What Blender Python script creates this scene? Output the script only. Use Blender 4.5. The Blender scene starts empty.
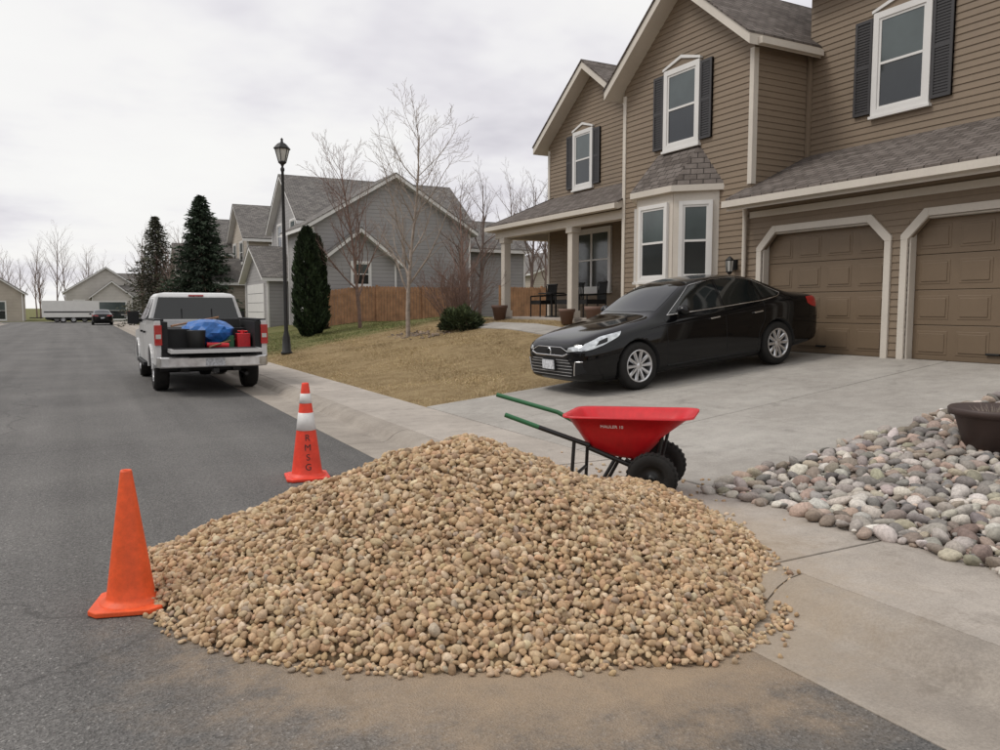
import bpy, bmesh, math, random
import numpy as np
from mathutils import Vector, Matrix
from mathutils.bvhtree import BVHTree
random.seed(7); rng=np.random.default_rng(7)
scene=bpy.context.scene
YAW=math.radians(28.1); SN=math.sin(YAW); CS=math.cos(YAW)
def W(lat,dep): return (dep*SN+lat*CS, dep*CS-lat*SN)
V=Vector
# ------------------------------------------------------------------ materials
def newmat(name):
    m=bpy.data.materials.new(name); m.use_nodes=True
    nt=m.node_tree; b=nt.nodes["Principled BSDF"]
    return m,nt,b
def nd(nt,t,**k):
    n=nt.nodes.new(t)
    for a,v in k.items(): setattr(n,a,v)
    return n
def mixc(nt,fac,a,b,mode='MIX'):
    n=nd(nt,'ShaderNodeMix',data_type='RGBA',blend_type=mode)
    for idx,val in ((0,fac),(6,a),(7,b)):
        if hasattr(val,'is_linked') or hasattr(val,'links'): nt.links.new(val,n.inputs[idx])
        elif idx==0: n.inputs[0].default_value=val
        else: n.inputs[idx].default_value=(*val[:3],1)
    return n.outputs[2]
def math_(nt,op,a,b=None,c=None,clamp=False):
    n=nd(nt,'ShaderNodeMath',operation=op,use_clamp=clamp)
    for i,val in enumerate((a,b,c)):
        if val is None: continue
        if hasattr(val,'links'): nt.links.new(val,n.inputs[i])
        else: n.inputs[i].default_value=val
    return n.outputs[0]
def noise(nt,vec,scale,detail=4,rough=.55):
    n=nd(nt,'ShaderNodeTexNoise'); n.inputs['Scale'].default_value=scale
    n.inputs['Detail'].default_value=min(detail,5); n.inputs['Roughness'].default_value=rough
    if vec is not None: nt.links.new(vec,n.inputs['Vector'])
    return n.outputs['Fac']
def ramp(nt,fac,stops):
    n=nd(nt,'ShaderNodeValToRGB'); nt.links.new(fac,n.inputs[0])
    e=n.color_ramp.elements
    while len(e)>1: e.remove(e[-1])
    e[0].position=stops[0][0]; c=stops[0][1]; e[0].color=(c,c,c,1) if not hasattr(c,'__len__') else (*c,1)
    for p,c in stops[1:]:
        x=e.new(p); x.color=(c,c,c,1) if not hasattr(c,'__len__') else (*c,1)
    return n.outputs[0]
def bump(nt,b,h,dist,strength=1.0):
    n=nd(nt,'ShaderNodeBump'); n.inputs['Distance'].default_value=dist; n.inputs['Strength'].default_value=strength
    nt.links.new(h,n.inputs['Height']); nt.links.new(n.outputs[0],b.inputs['Normal'])
def mat(name,col,rough=.6,metal=0,var=.12,vscale=2.0,bmp=0,bscale=40,coat=0,spec=.5,fine=.0,fscale=60):
    m,nt,b=newmat(name)
    tc=nd(nt,'ShaderNodeTexCoord').outputs['Object']
    n=noise(nt,tc,vscale,3)
    r=ramp(nt,n,[(.3,0.0),(.7,1.0)])
    lo=[c*(1-var) for c in col]; hi=[min(1,c*(1+var)) for c in col]
    c=mixc(nt,r,lo,hi)
    if fine>0:
        f=noise(nt,tc,fscale,3,.7)
        f=ramp(nt,f,[(.3,1-fine),(.7,1.0)])
        c=mixc(nt,1.0,c,f,'MULTIPLY')
    nt.links.new(c,b.inputs['Base Color'])
    if rough>.2:
        rr=math_(nt,'MULTIPLY_ADD',n,.15,rough-.07)
        nt.links.new(rr,b.inputs['Roughness'])
    else: b.inputs['Roughness'].default_value=rough
    b.inputs['Metallic'].default_value=metal
    b.inputs['Coat Weight'].default_value=coat; b.inputs['Coat Roughness'].default_value=.02
    b.inputs['Specular IOR Level'].default_value=spec
    if bmp>0: bump(nt,b,noise(nt,tc,bscale,3),bmp)
    return m
def dustfac(nt,pos,amt=1.0):
    mp=nd(nt,'ShaderNodeVectorMath',operation='DISTANCE')
    sc=nd(nt,'ShaderNodeVectorMath',operation='MULTIPLY'); nt.links.new(pos,sc.inputs[0]); sc.inputs[1].default_value=(1,1,0)
    nt.links.new(sc.outputs[0],mp.inputs[0]); mp.inputs[1].default_value=(2.30,4.0,0)
    n=noise(nt,pos,3.4,5,.7)
    d=math_(nt,'MULTIPLY_ADD',n,1.5,mp.outputs['Value'])
    return ramp(nt,math_(nt,'MULTIPLY',d,.2),[(.40,.85*amt),(.49,.55*amt),(.55,.16*amt),(.62,0.0)])
def m_asphalt():
    m,nt,b=newmat('asphalt')
    pos=nd(nt,'ShaderNodeNewGeometry').outputs['Position']
    big=ramp(nt,noise(nt,pos,.55,4),[(.3,0.),(.7,1.)])
    c=mixc(nt,big,(.135,.130,.126),(.185,.178,.170))
    st=nd(nt,'ShaderNodeMapping'); nt.links.new(pos,st.inputs[0]); st.inputs['Scale'].default_value=(1.6,.05,1)
    streak=ramp(nt,noise(nt,st.outputs[0],1.0,3),[(.35,.84),(.65,1.08)])
    c=mixc(nt,1.0,c,streak,'MULTIPLY')
    vo=nd(nt,'ShaderNodeTexVoronoi'); nt.links.new(pos,vo.inputs['Vector']); vo.inputs['Scale'].default_value=120
    sp=ramp(nt,vo.outputs['Color'],[(.1,.55),(.5,.95),(.85,1.15),(.97,2.1)])
    c=mixc(nt,1.0,c,sp,'MULTIPLY')
    f=ramp(nt,noise(nt,pos,40,3,.8),[(.3,.7),(.7,1.25)])
    c=mixc(nt,1.0,c,f,'MULTIPLY')
    # darker sealed strip alongside the gutter
    sx=nd(nt,'ShaderNodeSeparateXYZ'); nt.links.new(pos,sx.inputs[0])
    wob=math_(nt,'MULTIPLY_ADD',noise(nt,pos,1.5,3),.25,sx.outputs['X'])
    strip_=ramp(nt,math_(nt,'MULTIPLY',wob,.2),[(.40,1.0),(.43,.86)])
    c=mixc(nt,1.0,c,strip_,'MULTIPLY')
    vc=nd(nt,'ShaderNodeTexVoronoi',feature='DISTANCE_TO_EDGE'); vc.inputs['Scale'].default_value=.16
    wn=nd(nt,'ShaderNodeTexNoise'); wn.inputs['Scale'].default_value=1.3; wn.inputs['Detail'].default_value=4; nt.links.new(pos,wn.inputs['Vector'])
    av=nd(nt,'ShaderNodeVectorMath',operation='MULTIPLY_ADD'); nt.links.new(wn.outputs['Color'],av.inputs[0]); av.inputs[1].default_value=(1.1,1.1,0); nt.links.new(pos,av.inputs[2])
    nt.links.new(av.outputs[0],vc.inputs['Vector'])
    cr=ramp(nt,vc.outputs['Distance'],[(.0,.5),(.002,.5),(.004,0.)])
    c=mixc(nt,cr,c,(.05,.048,.046))
    c=mixc(nt,dustfac(nt,pos),c,(.37,.275,.185))
    nt.links.new(c,b.inputs['Base Color']); b.inputs['Roughness'].default_value=.85; b.inputs['Specular IOR Level'].default_value=.3
    bump(nt,b,vo.outputs['Distance'],.006,.8)
    return m
def m_concrete(name,c0,c1,dust=.6):
    m,nt,b=newmat(name)
    pos=nd(nt,'ShaderNodeNewGeometry').outputs['Position']
    c=mixc(nt,ramp(nt,noise(nt,pos,.9,5,.6),[(.32,0.),(.68,1.)]),c0,c1)
    f=ramp(nt,noise(nt,pos,70,3,.8),[(.3,.80),(.7,1.12)])
    c=mixc(nt,1.0,c,f,'MULTIPLY')
    s=ramp(nt,noise(nt,pos,5,5,.7),[(.33,.84),(.6,1.0)])
    c=mixc(nt,1.0,c,s,'MULTIPLY')
    s2=ramp(nt,noise(nt,pos,1.7,5,.75),[(.30,.72),(.42,1.0)])
    c=mixc(nt,1.0,c,s2,'MULTIPLY')
    if dust: c=mixc(nt,dustfac(nt,pos,dust),c,(.38,.29,.195))
    nt.links.new(c,b.inputs['Base Color']); b.inputs['Roughness'].default_value=.85; b.inputs['Specular IOR Level'].default_value=.3
    bump(nt,b,noise(nt,pos,90,3,.7),.004)
    return m
def m_ground():
    m,nt,b=newmat('ground_turf')
    pos=nd(nt,'ShaderNodeNewGeometry').outputs['Position']
    sx=nd(nt,'ShaderNodeSeparateXYZ'); nt.links.new(pos,sx.inputs[0])
    n=noise(nt,pos,.5,4)
    brown=mixc(nt,ramp(nt,noise(nt,pos,3,5,.7),[(.3,0.),(.7,1.)]),(.22,.155,.08),(.38,.29,.165))
    green=mixc(nt,ramp(nt,noise(nt,pos,1.3,5,.7),[(.3,0.),(.7,1.)]),(.09,.105,.04),(.21,.19,.085))
    y=math_(nt,'MULTIPLY_ADD',n,3.0,sx.outputs['Y'])
    fac=ramp(nt,math_(nt,'MULTIPLY',y,.02),[(.50,0.),(.53,1.)])
    c=mixc(nt,fac,brown,green)
    nt.links.new(c,b.inputs['Base Color']); b.inputs['Roughness'].default_value=.95; b.inputs['Specular IOR Level'].default_value=.1
    bump(nt,b,noise(nt,pos,35,4,.8),.03)
    return m
def m_attr(name,rough=.75,fs=80,spec=.35,fine=.25,bmp=.002):
    m,nt,b=newmat(name)
    a=nd(nt,'ShaderNodeAttribute',attribute_name='col')
    c=a.outputs['Color']
    if fine>0:
        tc=nd(nt,'ShaderNodeNewGeometry').outputs['Position']
        f=noise(nt,tc,fs,2,.75)
        if bmp>0: bump(nt,b,f,bmp)
        f=ramp(nt,f,[(.3,1-fine),(.7,1+fine*.5)])
        c=mixc(nt,1.0,c,f,'MULTIPLY')
    nt.links.new(c,b.inputs['Base Color']); b.inputs['Roughness'].default_value=rough; b.inputs['Specular IOR Level'].default_value=spec
    return m
def m_shingle(name,c0,c1):
    m,nt,b=newmat(name)
    uv=nd(nt,'ShaderNodeTexCoord').outputs['UV']
    br=nd(nt,'ShaderNodeTexBrick',offset=.5); nt.links.new(uv,br.inputs['Vector'])
    br.inputs['Color1'].default_value=(*c0,1); br.inputs['Color2'].default_value=(*c1,1); br.inputs['Mortar'].default_value=(*[x*.35 for x in c0],1)
    br.inputs['Scale'].default_value=1.0; br.inputs['Brick Width'].default_value=.26; br.inputs['Row Height'].default_value=.14; br.inputs['Mortar Size'].default_value=.008
    pos=nd(nt,'ShaderNodeNewGeometry').outputs['Position']
    f=ramp(nt,noise(nt,pos,9,4,.8),[(.3,.75),(.7,1.18)])
    c=mixc(nt,1.0,br.outputs['Color'],f,'MULTIPLY')
    nt.links.new(c,b.inputs['Base Color']); b.inputs['Roughness'].default_value=.9; b.inputs['Specular IOR Level'].default_value=.2
    bump(nt,b,br.outputs['Fac'],-.02)
    return m
def m_lap(name,col,pitch=.18):
    m,nt,b=newmat(name)
    uv=nd(nt,'ShaderNodeTexCoord').outputs['UV']
    s=nd(nt,'ShaderNodeSeparateXYZ'); nt.links.new(uv,s.inputs[0])
    fr=math_(nt,'FRACT',math_(nt,'MULTIPLY',s.outputs['Y'],1/pitch))
    pos=nd(nt,'ShaderNodeNewGeometry').outputs['Position']
    c=mixc(nt,ramp(nt,noise(nt,pos,.8,3),[(.3,0.),(.7,1.)]),[x*.9 for x in col],[x*1.08 for x in col])
    d=ramp(nt,fr,[(.0,.55),(.1,1.)])  # shadow line of each lap, painted into the siding colour
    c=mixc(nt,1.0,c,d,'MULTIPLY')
    nt.links.new(c,b.inputs['Base Color']); b.inputs['Roughness'].default_value=.7
    bump(nt,b,fr,-.02)
    return m
M={}
M['asphalt']=m_asphalt()
M['conc']=m_concrete('concrete_walk',(.38,.34,.30),(.49,.44,.39))
M['gutter']=m_concrete('concrete_gutter',(.29,.255,.22),(.41,.365,.315))
M['drive']=m_concrete('concrete_drive',(.35,.325,.295),(.44,.415,.38),0)
M['joint']=mat('joint_dirt',(.07,.06,.05),.95)
M['ground']=m_ground()
M['stone']=m_attr('pile_stone',.85,70,spec=.25,bmp=0)
M['rock']=m_attr('river_rock',.75,45,fine=.3)
M['sand']=mat('pile_core',(.22,.155,.09),.95,var=.3,vscale=20,bmp=.01)
M['grass']=m_attr('grass_blades',.9,5,spec=.1,fine=0,bmp=0)
M['leaf']=m_attr('foliage',.8,5,spec=.2,fine=0,bmp=0)
M['siding']=mat('siding_paint',(.225,.170,.118),.65,var=.07,vscale=.8,fine=.08,fscale=12)
M['sidingd']=mat('siding_back',(.17,.13,.09),.8)
M['gdoor']=mat('garage_door_paint',(.175,.125,.08),.5,var=.05,vscale=1.2,fine=.05,fscale=15)
M['trim']=mat('trim_paint',(.62,.57,.50),.55,var=.05,vscale=1.5,fine=.06,fscale=20)
M['white']=mat('vinyl_white',(.70,.69,.67),.45,var=.04)
M['shutter']=mat('shutter_paint',(.04,.038,.04),.5)
M['glass']=mat('window_glass',(.016,.021,.023),.08,var=.3,vscale=1.0,spec=.8)
M['glassb']=mat('window_blinds',(.065,.085,.085),.12,var=.2,vscale=1.2,spec=.8)
M['shingle']=m_shingle('roof_shingles',(.105,.088,.078),(.185,.16,.145))
M['shingle2']=m_shingle('roof_shingles_grey',(.15,.14,.135),(.24,.225,.21))
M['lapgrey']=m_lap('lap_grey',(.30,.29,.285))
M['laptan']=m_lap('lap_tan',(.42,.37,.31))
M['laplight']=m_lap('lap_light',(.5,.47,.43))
M['cedar']=mat('cedar_fence_wood',(.40,.215,.115),.8,var=.3,vscale=3,fine=.3,fscale=30)
M['bark']=mat('bark_pale',(.30,.25,.21),.9,var=.3,vscale=8)
M['bark2']=mat('bark_red',(.20,.13,.105),.9,var=.3,vscale=8)
M['barkfar']=mat('bark_far',(.20,.145,.125),.9,var=.25,vscale=.2)
M['blackm']=mat('black_metal',(.02,.02,.02),.45,metal=.3)
M['rubber']=mat('tyre_rubber',(.02,.019,.018),.8,var=.25,vscale=9,bmp=.003,bscale=60,spec=.25)
M['alloy']=mat('alloy_rim',(.6,.6,.61),.28,metal=.9)
M['chrome']=mat('chrome_trim',(.75,.75,.76),.12,metal=1)
M['chromed']=mat('worn_chrome',(.6,.6,.6),.3,metal=.9,var=.2,vscale=8)
M['paintb']=mat('black_car_paint',(.004,.004,.0045),.07,var=.1,coat=.15,spec=.3)
M['paintw']=mat('white_truck_paint',(.60,.60,.60),.35,var=.05,coat=.5,fine=.08,fscale=6)
M['carglass']=mat('car_glass',(.008,.010,.010),.04,spec=.7)
M['plast']=mat('black_plastic',(.015,.015,.016),.6,spec=.3)
M['head']=mat('headlamp_lens',(.55,.58,.6),.1,metal=.5,var=.4,vscale=14,coat=1)
M['redl']=mat('red_lens',(.42,.012,.012),.2,coat=.7)
M['orange']=mat('cone_orange',(.86,.11,.024),.55,var=.12,vscale=9,fine=.2,fscale=30)
M['orange2']=mat('cone_red_orange',(.84,.06,.028),.5,var=.10,vscale=9,fine=.15,fscale=30)
M['reflect']=mat('reflective_collar',(.72,.71,.70),.4,var=.08,vscale=12)
M['tub']=mat('tub_red',(.60,.010,.018),.42,var=.08,vscale=6,fine=.15,fscale=25)
M['green']=mat('green_handle',(.02,.12,.045),.5)
M['tarp']=mat('blue_tarp',(.02,.13,.42),.4,var=.3,vscale=7)
M['pot']=mat('pot_brown',(.055,.035,.03),.55,var=.2,vscale=5)
M['terra']=mat('terracotta',(.17,.10,.075),.7)
M['soil']=mat('soil',(.075,.055,.04),.95,bmp=.02)
M['lampg']=mat('lamp_glass',(.5,.5,.47),.3)
M['plate']=mat('plate',(.6,.62,.66),.4,var=.3,vscale=25)
M['ink']=mat('black_ink',(.03,.025,.025),.6)
# ------------------------------------------------------------------ mesh builder
class MB:
    def __init__(s): s.v=[];s.f=[];s.m=[];s.sm=[];s.mats=[]
    def mi(s,m):
        m=M[m] if isinstance(m,str) else m
        if m not in s.mats: s.mats.append(m)
        return s.mats.index(m)
    def add(s,vs,fs,m,smooth=False,T=None):
        o=len(s.v); k=s.mi(m)
        for p in vs:
            p=V(p)
            s.v.append(tuple(T@p) if T is not None else tuple(p))
        for f in fs:
            s.f.append([int(i)+o for i in f]); s.m.append(k); s.sm.append(smooth)
    def box(s,a,b,m,T=None):
        x0,y0,z0=a;x1,y1,z1=b
        s.add([(x0,y0,z0),(x1,y0,z0),(x1,y1,z0),(x0,y1,z0),(x0,y0,z1),(x1,y0,z1),(x1,y1,z1),(x0,y1,z1)],
          [(0,3,2,1),(4,5,6,7),(0,1,5,4),(1,2,6,5),(2,3,7,6),(3,0,4,7)],m,T=T)
    def obox(s,P,U,N,u0,u1,z0,z1,n0,n1,m):
        P=V(P);U=V(U);N=V(N);Z=V((0,0,1))
        vs=[P+U*u+N*n+Z*z for z in (z0,z1) for (u,n) in ((u0,n0),(u1,n0),(u1,n1),(u0,n1))]
        s.add(vs,[(0,3,2,1),(4,5,6,7),(0,1,5,4),(1,2,6,5),(2,3,7,6),(3,0,4,7)],m)
    def prism(s,poly,vec,m,smooth=False,T=None):
        n=len(poly); poly=[V(p) for p in poly]; vec=V(vec)
        vs=poly+[p+vec for p in poly]
        fs=[tuple(range(n))[::-1],tuple(range(n,2*n))]+[(i,(i+1)%n,(i+1)%n+n,i+n) for i in range(n)]
        s.add(vs,fs,m,smooth,T)
    def tube(s,p,q,r0,r1,m,n=10,T=None):
        p=V(p);q=V(q);d=(q-p).normalized()
        a=d.orthogonal().normalized(); b=d.cross(a)
        vs=[];
        for c,r in ((p,r0),(q,r1)):
            for i in range(n):
                t=2*math.pi*i/n; vs.append(c+(a*math.cos(t)+b*math.sin(t))*r)
        s.add(vs,[(i,(i+1)%n,(i+1)%n+n,i+n) for i in range(n)],m,True,T)
        s.add(vs,[tuple(range(n))[::-1],tuple(range(n,2*n))],m,False,T)
    def path(s,pts,r,m,n=8,T=None):
        for a,b in zip(pts[:-1],pts[1:]): s.tube(a,b,r,r,m,n,T)
    def lathe(s,prof,m,n=28,T=None,smooth=True):
        vs=[];k=len(prof)
        for i in range(n):
            t=2*math.pi*i/n
            for r,z in prof: vs.append((r*math.cos(t),r*math.sin(t),z))
        fs=[]
        for i in range(n):
            j=(i+1)%n
            for a in range(k-1): fs.append((i*k+a,j*k+a,j*k+a+1,i*k+a+1))
        s.add(vs,fs,m,smooth,T)
    def obj(s,name,parent=None,bevel=0,fix=True,seg=2):
        me=bpy.data.meshes.new(name); me.from_pydata(s.v,[],s.f)
        for m in s.mats: me.materials.append(m)
        me.polygons.foreach_set('material_index',s.m); me.polygons.foreach_set('use_smooth',s.sm)
        if fix:
            bm=bmesh.new(); bm.from_mesh(me); bmesh.ops.recalc_face_normals(bm,faces=bm.faces); bm.to_mesh(me); bm.free()
        uv=me.uv_layers.new(name='UVMap')
        Z=V((0,0,1)); data=[0.0]*(2*len(me.loops)); co=[v.co for v in me.vertices]
        for p in me.polygons:
            nn=p.normal
            h=Z.cross(nn)
            if h.length<1e-3: h=V((1,0,0))
            h.normalize(); sl=nn.cross(h)
            for li in p.loop_indices:
                c=co[me.loops[li].vertex_index]; data[2*li]=c.dot(h); data[2*li+1]=c.dot(sl)
        uv.data.foreach_set('uv',data)
        o=bpy.data.objects.new(name,me); scene.collection.objects.link(o)
        if parent: o.parent=parent
        if bevel>0:
            b=o.modifiers.new('bevel','BEVEL'); b.width=bevel; b.segments=seg; b.limit_method='ANGLE'; b.angle_limit=math.radians(40)
            b.harden_normals=False
        return o
def empty(name,loc=(0,0,0),rot=(0,0,0)):
    e=bpy.data.objects.new(name,None); scene.collection.objects.link(e); e.location=loc; e.rotation_euler=rot; e.empty_display_size=.2
    return e
def rawmesh(name,verts,faces,m,col=None,smooth=False,parent=None):
    verts=np.asarray(verts,dtype=np.float32); faces=np.asarray(faces,dtype=np.int32)
    k=faces.shape[1]; me=bpy.data.meshes.new(name)
    me.vertices.add(len(verts)); me.vertices.foreach_set('co',verts.ravel())
    me.loops.add(faces.size); me.loops.foreach_set('vertex_index',faces.ravel())
    me.polygons.add(len(faces)); me.polygons.foreach_set('loop_start',np.arange(0,faces.size,k,dtype=np.int32))
    try: me.polygons.foreach_set('loop_total',np.full(len(faces),k,dtype=np.int32))
    except Exception: pass
    me.update(calc_edges=True)
    me.polygons.foreach_set('use_smooth',np.full(len(faces),smooth))
    if col is not None:
        a=me.color_attributes.new(name='col',type='FLOAT_COLOR',domain='POINT')
        c=np.ones((len(verts),4),dtype=np.float32); c[:,:3]=col; a.data.foreach_set('color',c.ravel())
    me.materials.append(M[m]); me.update()
    o=bpy.data.objects.new(name,me); scene.collection.objects.link(o)
    if parent: o.parent=parent
    return o
# ------------------------------------------------------------------ ground
def lerp(a,b,t): return a+(b-a)*min(1,max(0,t))
def slope(y):
    if y<11: return .099
    if y<18: return lerp(.099,.175,(y-11)/7)
    if y<26: return .175
    if y<32: return lerp(.175,.13,(y-26)/6)
    if y<60: return .13
    return lerp(.13,0,(y-60)/30)
def gh(x,y):
    b=.10-.13*min(1,max(0,(y-92)/5))
    if x>=4.6: return b+slope(y)*(min(x,11.4)-4.6)
    if x>4.45: return lerp(-.03,b,(x-4.45)/.15)
    if x<-8.3: return b
    return -.03
def grid(xs,ys,f):
    vs=[(x,y,f(x,y)) for y in ys for x in xs]; nx=len(xs)
    fs=[(j*nx+i,j*nx+i+1,(j+1)*nx+i+1,(j+1)*nx+i) for j in range(len(ys)-1) for i in range(nx-1)]
    return vs,fs
xs=[-2500,-600,-200,-80,-30,-15,-9,-8.3,-8.25,4.45,4.6]+[4.6+.4*i for i in range(1,17)]+[11.4,13,16,25,60,200,600,2500]
ys=[-2500,-300,-60,-20,-8]+list(np.arange(-4,40,.8))+[42,46,50,55,60,70,80,90,92,97,98,130,250,600,2500]
vs,fs=grid(xs,ys,lambda x,y: gh(x,y)+(0.02*math.sin(x*2.1+y)*math.sin(y*1.3-x) if (4.8<x<11.2 and 11<y<30) else 0))
g=MB(); g.add(vs,fs,'ground',True); g.obj('ground',fix=False)
r=MB(); r.add([(-6.5,-30,0),(2.76,-30,0),(2.76,97,0),(-6.5,97,0)],[(0,1,2,3)],'asphalt')
r.add([(-200,97,0),(200,97,0),(200,108,0),(-200,108,0)],[(0,1,2,3)],'asphalt'); r.obj('road',fix=False)
def kerb(name,x0,sgn):
    k=MB(); prof=[(0,.004),(.02,.006),(.44,-.004),(.50,.01),(.60,.085),(.68,.118),(.78,.13)]
    y=-27
    while y<94:
        L=3.0; a=y+.006; b=y+L-.006
        pts=[(x0+sgn*px,a,pz) for px,pz in prof]+[(x0+sgn*.78,a,-.05),(x0,a,-.05)]
        k.prism(pts,(0,b-a,0),'gutter'); y+=L
    k.box((min(x0,x0+sgn*.8)+.01,-27,-.06),(max(x0,x0+sgn*.8)-.01,96,-.012),'joint')
    k.obj(name)
kerb('kerb',2.745,1); kerb('kerb',-6.5,-1)
def walk(name,xa,xb):
    k=MB(); y=-27.2
    while y<94:
        L=1.52; dz=random.uniform(-.003,.003)
        k.box((xa,y+.006,-.02),(xb,y+L-.006,.132+dz),'conc'); y+=L
    k.box((xa+.01,-27,-.03),(xb-.01,95,.10),'joint')
    k.obj(name,bevel=.006)
walk('sidewalk',3.535,4.56); walk('sidewalk',-8.3,-7.29)
d=MB()
def dz(x): return .132+.0985*(x-4.57)
xl=[4.572,6.85,9.15,11.55]; 
def ye(x,t): 
    y0=4.72+.09*(x-4.57); y1=10.95
    return y0+(y1-y0)*t
tl=[0,.34,.67,1.0]
for i in range(3):
    for j in range(3):
        xa,xb=xl[i]+.008,xl[i+1]-.008; e=random.uniform(-.002,.002)
        P=[(xa,ye(xa,tl[j])+.008,dz(xa)+e),(xb,ye(xb,tl[j])+.008,dz(xb)+e),(xb,ye(xb,tl[j+1])-.008,dz(xb)+e),(xa,ye(xa,tl[j+1])-.008,dz(xa)+e)]
        d.prism([(p[0],p[1],p[2]-.12) for p in P],(0,0,.12),'drive')
d.add([(4.58,4.8,dz(4.58)-.022),(11.5,5.4,dz(11.5)-.022),(11.5,10.9,dz(11.5)-.022),(4.58,10.9,dz(4.58)-.022)],[(0,1,2,3)],'joint')
d.obj('driveway',bevel=.008)
p=MB()
ysp=list(np.arange(10.97,20.6,1.2))
for a,b in zip(ysp[:-1],ysp[1:]):
    P=[(10.0,a+.006),(10.78,a+.006),(10.78,b-.006),(10.0,b-.006)]
    zt=[gh(x,y)+.03 for x,y in P]
    p.add([(x,y,z) for (x,y),z in zip(P,zt)]+[(x,y,z-.12) for (x,y),z in zip(P,zt)],[(0,1,2,3),(7,6,5,4),(0,4,5,1),(1,5,6,2),(2,6,7,3),(3,7,4,0)],'drive')
p.obj('garden_path')
# ------------------------------------------------------------------ stones
def icos(sub):
    bm=bmesh.new(); bmesh.ops.create_icosphere(bm,subdivisions=sub,radius=1); 
    v=np.array([x.co[:] for x in bm.verts]); f=np.array([[q.index for q in x.verts] for x in bm.faces]); bm.free(); return v,f
ICO2=icos(2); ICO3=icos(3)
def variants(base,n,amp):
    out=[]
    for i in range(n):
        d=np.zeros(len(base))
        for k in range(4):
            w=rng.normal(size=3)*1.3; d+=np.sin(base@w+rng.uniform(0,6))
        v=base*(1+amp*d[:,None]/2)
        for k in range(6):
            nn=rng.normal(size=3); nn/=np.linalg.norm(nn); h=rng.uniform(.6,.88)
            dd=v@nn; ex=np.maximum(dd-h,0); v=v-nn*ex[:,None]*.8
        out.append(v)
    return out
def stones(name,pos,size,normal,tilt,cols,m,ico,amp=.14,parent=None):
    bv,bf=ico; var=variants(bv,14,amp); N=len(pos); nv=len(bv)
    n=normal+rng.normal(size=(N,3))*tilt; n/=np.linalg.norm(n,axis=1)[:,None]
    t=rng.normal(size=(N,3)); t-=n*(t*n).sum(1)[:,None]; t/=np.linalg.norm(t,axis=1)[:,None]
    b=np.cross(n,t)
    idx=rng.integers(0,14,N); loc=np.array(var)[idx]*size[:,None,:]
    vw=loc[:,:,0:1]*t[:,None,:]+loc[:,:,1:2]*b[:,None,:]+loc[:,:,2:3]*n[:,None,:]+pos[:,None,:]
    fc=(bf[None]+(np.arange(N)*nv)[:,None,None]).reshape(-1,3)
    cc=np.repeat(cols,nv,axis=0)
    return rawmesh(name,vw.reshape(-1,3),fc,m,cc,True,parent)
def palette(N,cols,wts,jit):
    cols=np.array(cols); i=rng.choice(len(cols),N,p=np.array(wts)/sum(wts))
    return np.clip(cols[i]*(1+rng.normal(size=(N,1))*jit)*(1+rng.normal(size=(N,3))*.02),.01,.9)
PC=np.array(W(-.235,4.93)); PA,PB,PH=1.87,1.55,.81
BZ=lambda X: np.interp(X,[2.7,3.2,3.3,3.5,4.6,6],[0,0,.03,.13,.13,.27])
def pile_h(l,dp):
    ang=np.arctan2(dp,l); rr=np.sqrt((l/PA)**2+(dp/PB)**2)
    rr=rr*(1+.045*np.sin(3*ang+1.0)+.03*np.sin(5*ang+2.2)+.02*np.sin(9*ang)+.012*np.sin(17*ang+1))
    f=1-np.sqrt(rr*rr+.012)+.05
    h=PH*np.where(f>0,f,0)**.98
    h=h+.02*np.sin(l*5.1+1)*np.sin(dp*4.3)*(f>0.1)+.012*np.sin(l*11+dp*7)*(f>.1)
    return h,rr
def pile_world(l,dp,z):
    X=PC[0]+dp*SN+l*CS; Y=PC[1]+dp*CS-l*SN
    return np.stack([X,Y,z+BZ(X)],-1)
def pile_pts(sp,jit,zoff,maxr=1.0):
    gx=np.arange(-2.2,2.2,sp); gy=np.arange(-1.9,1.9,sp*.87)
    L,D=np.meshgrid(gx,gy); L=L+(np.arange(len(gy))%2)[:,None]*sp/2
    L=(L+rng.uniform(-jit,jit,L.shape)).ravel(); D=(D+rng.uniform(-jit,jit,D.shape)).ravel()
    h,rr=pile_h(L,D); k=rr<maxr; L,D,h=L[k],D[k],h[k]
    e=.05; hx=(pile_h(L+e,D)[0]-pile_h(L-e,D)[0])/(2*e); hy=(pile_h(L,D+e)[0]-pile_h(L,D-e)[0])/(2*e)
    nl=np.stack([-hx,-hy,np.ones_like(hx)],-1); nl/=np.linalg.norm(nl,axis=1)[:,None]
    nw=np.stack([nl[:,0]*CS+nl[:,1]*SN,-nl[:,0]*SN+nl[:,1]*CS,nl[:,2]],-1)
    return pile_world(L,D,h)+nw*zoff[0]+nw*rng.uniform(-zoff[1],zoff[1],len(L))[:,None],nw
pA,nA=pile_pts(.0345,.012,(.003,.007),1.03); pB,nB=pile_pts(.038,.018,(.016,.008),1.0); pC,nC=pile_pts(.070,.038,(.030,.008),.95)
K=1500; a=rng.uniform(0,2*math.pi,K); q=1.02+np.abs(rng.normal(size=K))*.03
w_=1/(1+.045*np.sin(3*a+1.0)+.03*np.sin(5*a+2.2)); Ls=np.cos(a)*PA*q*w_; Ds=np.sin(a)*PB*q*w_
pS=pile_world(Ls,Ds,np.full(K,.010)); nS=np.tile([0,0,1.0],(K,1))
K2=170; xx=rng.normal(3.95,.45,K2); yy=rng.normal(5.2,.5,K2); k=(xx>2.8)&(xx<4.9); xx=xx[k];yy=yy[k]
pT=np.stack([xx,yy,BZ(xx)+.009],-1); nT=np.tile([0,0,1.0],(len(xx),1))
pos=np.concatenate([pA,pB,pC,pS,pT]); nor=np.concatenate([nA,nB,nC,nS,nT]); N=len(pos)
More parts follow.
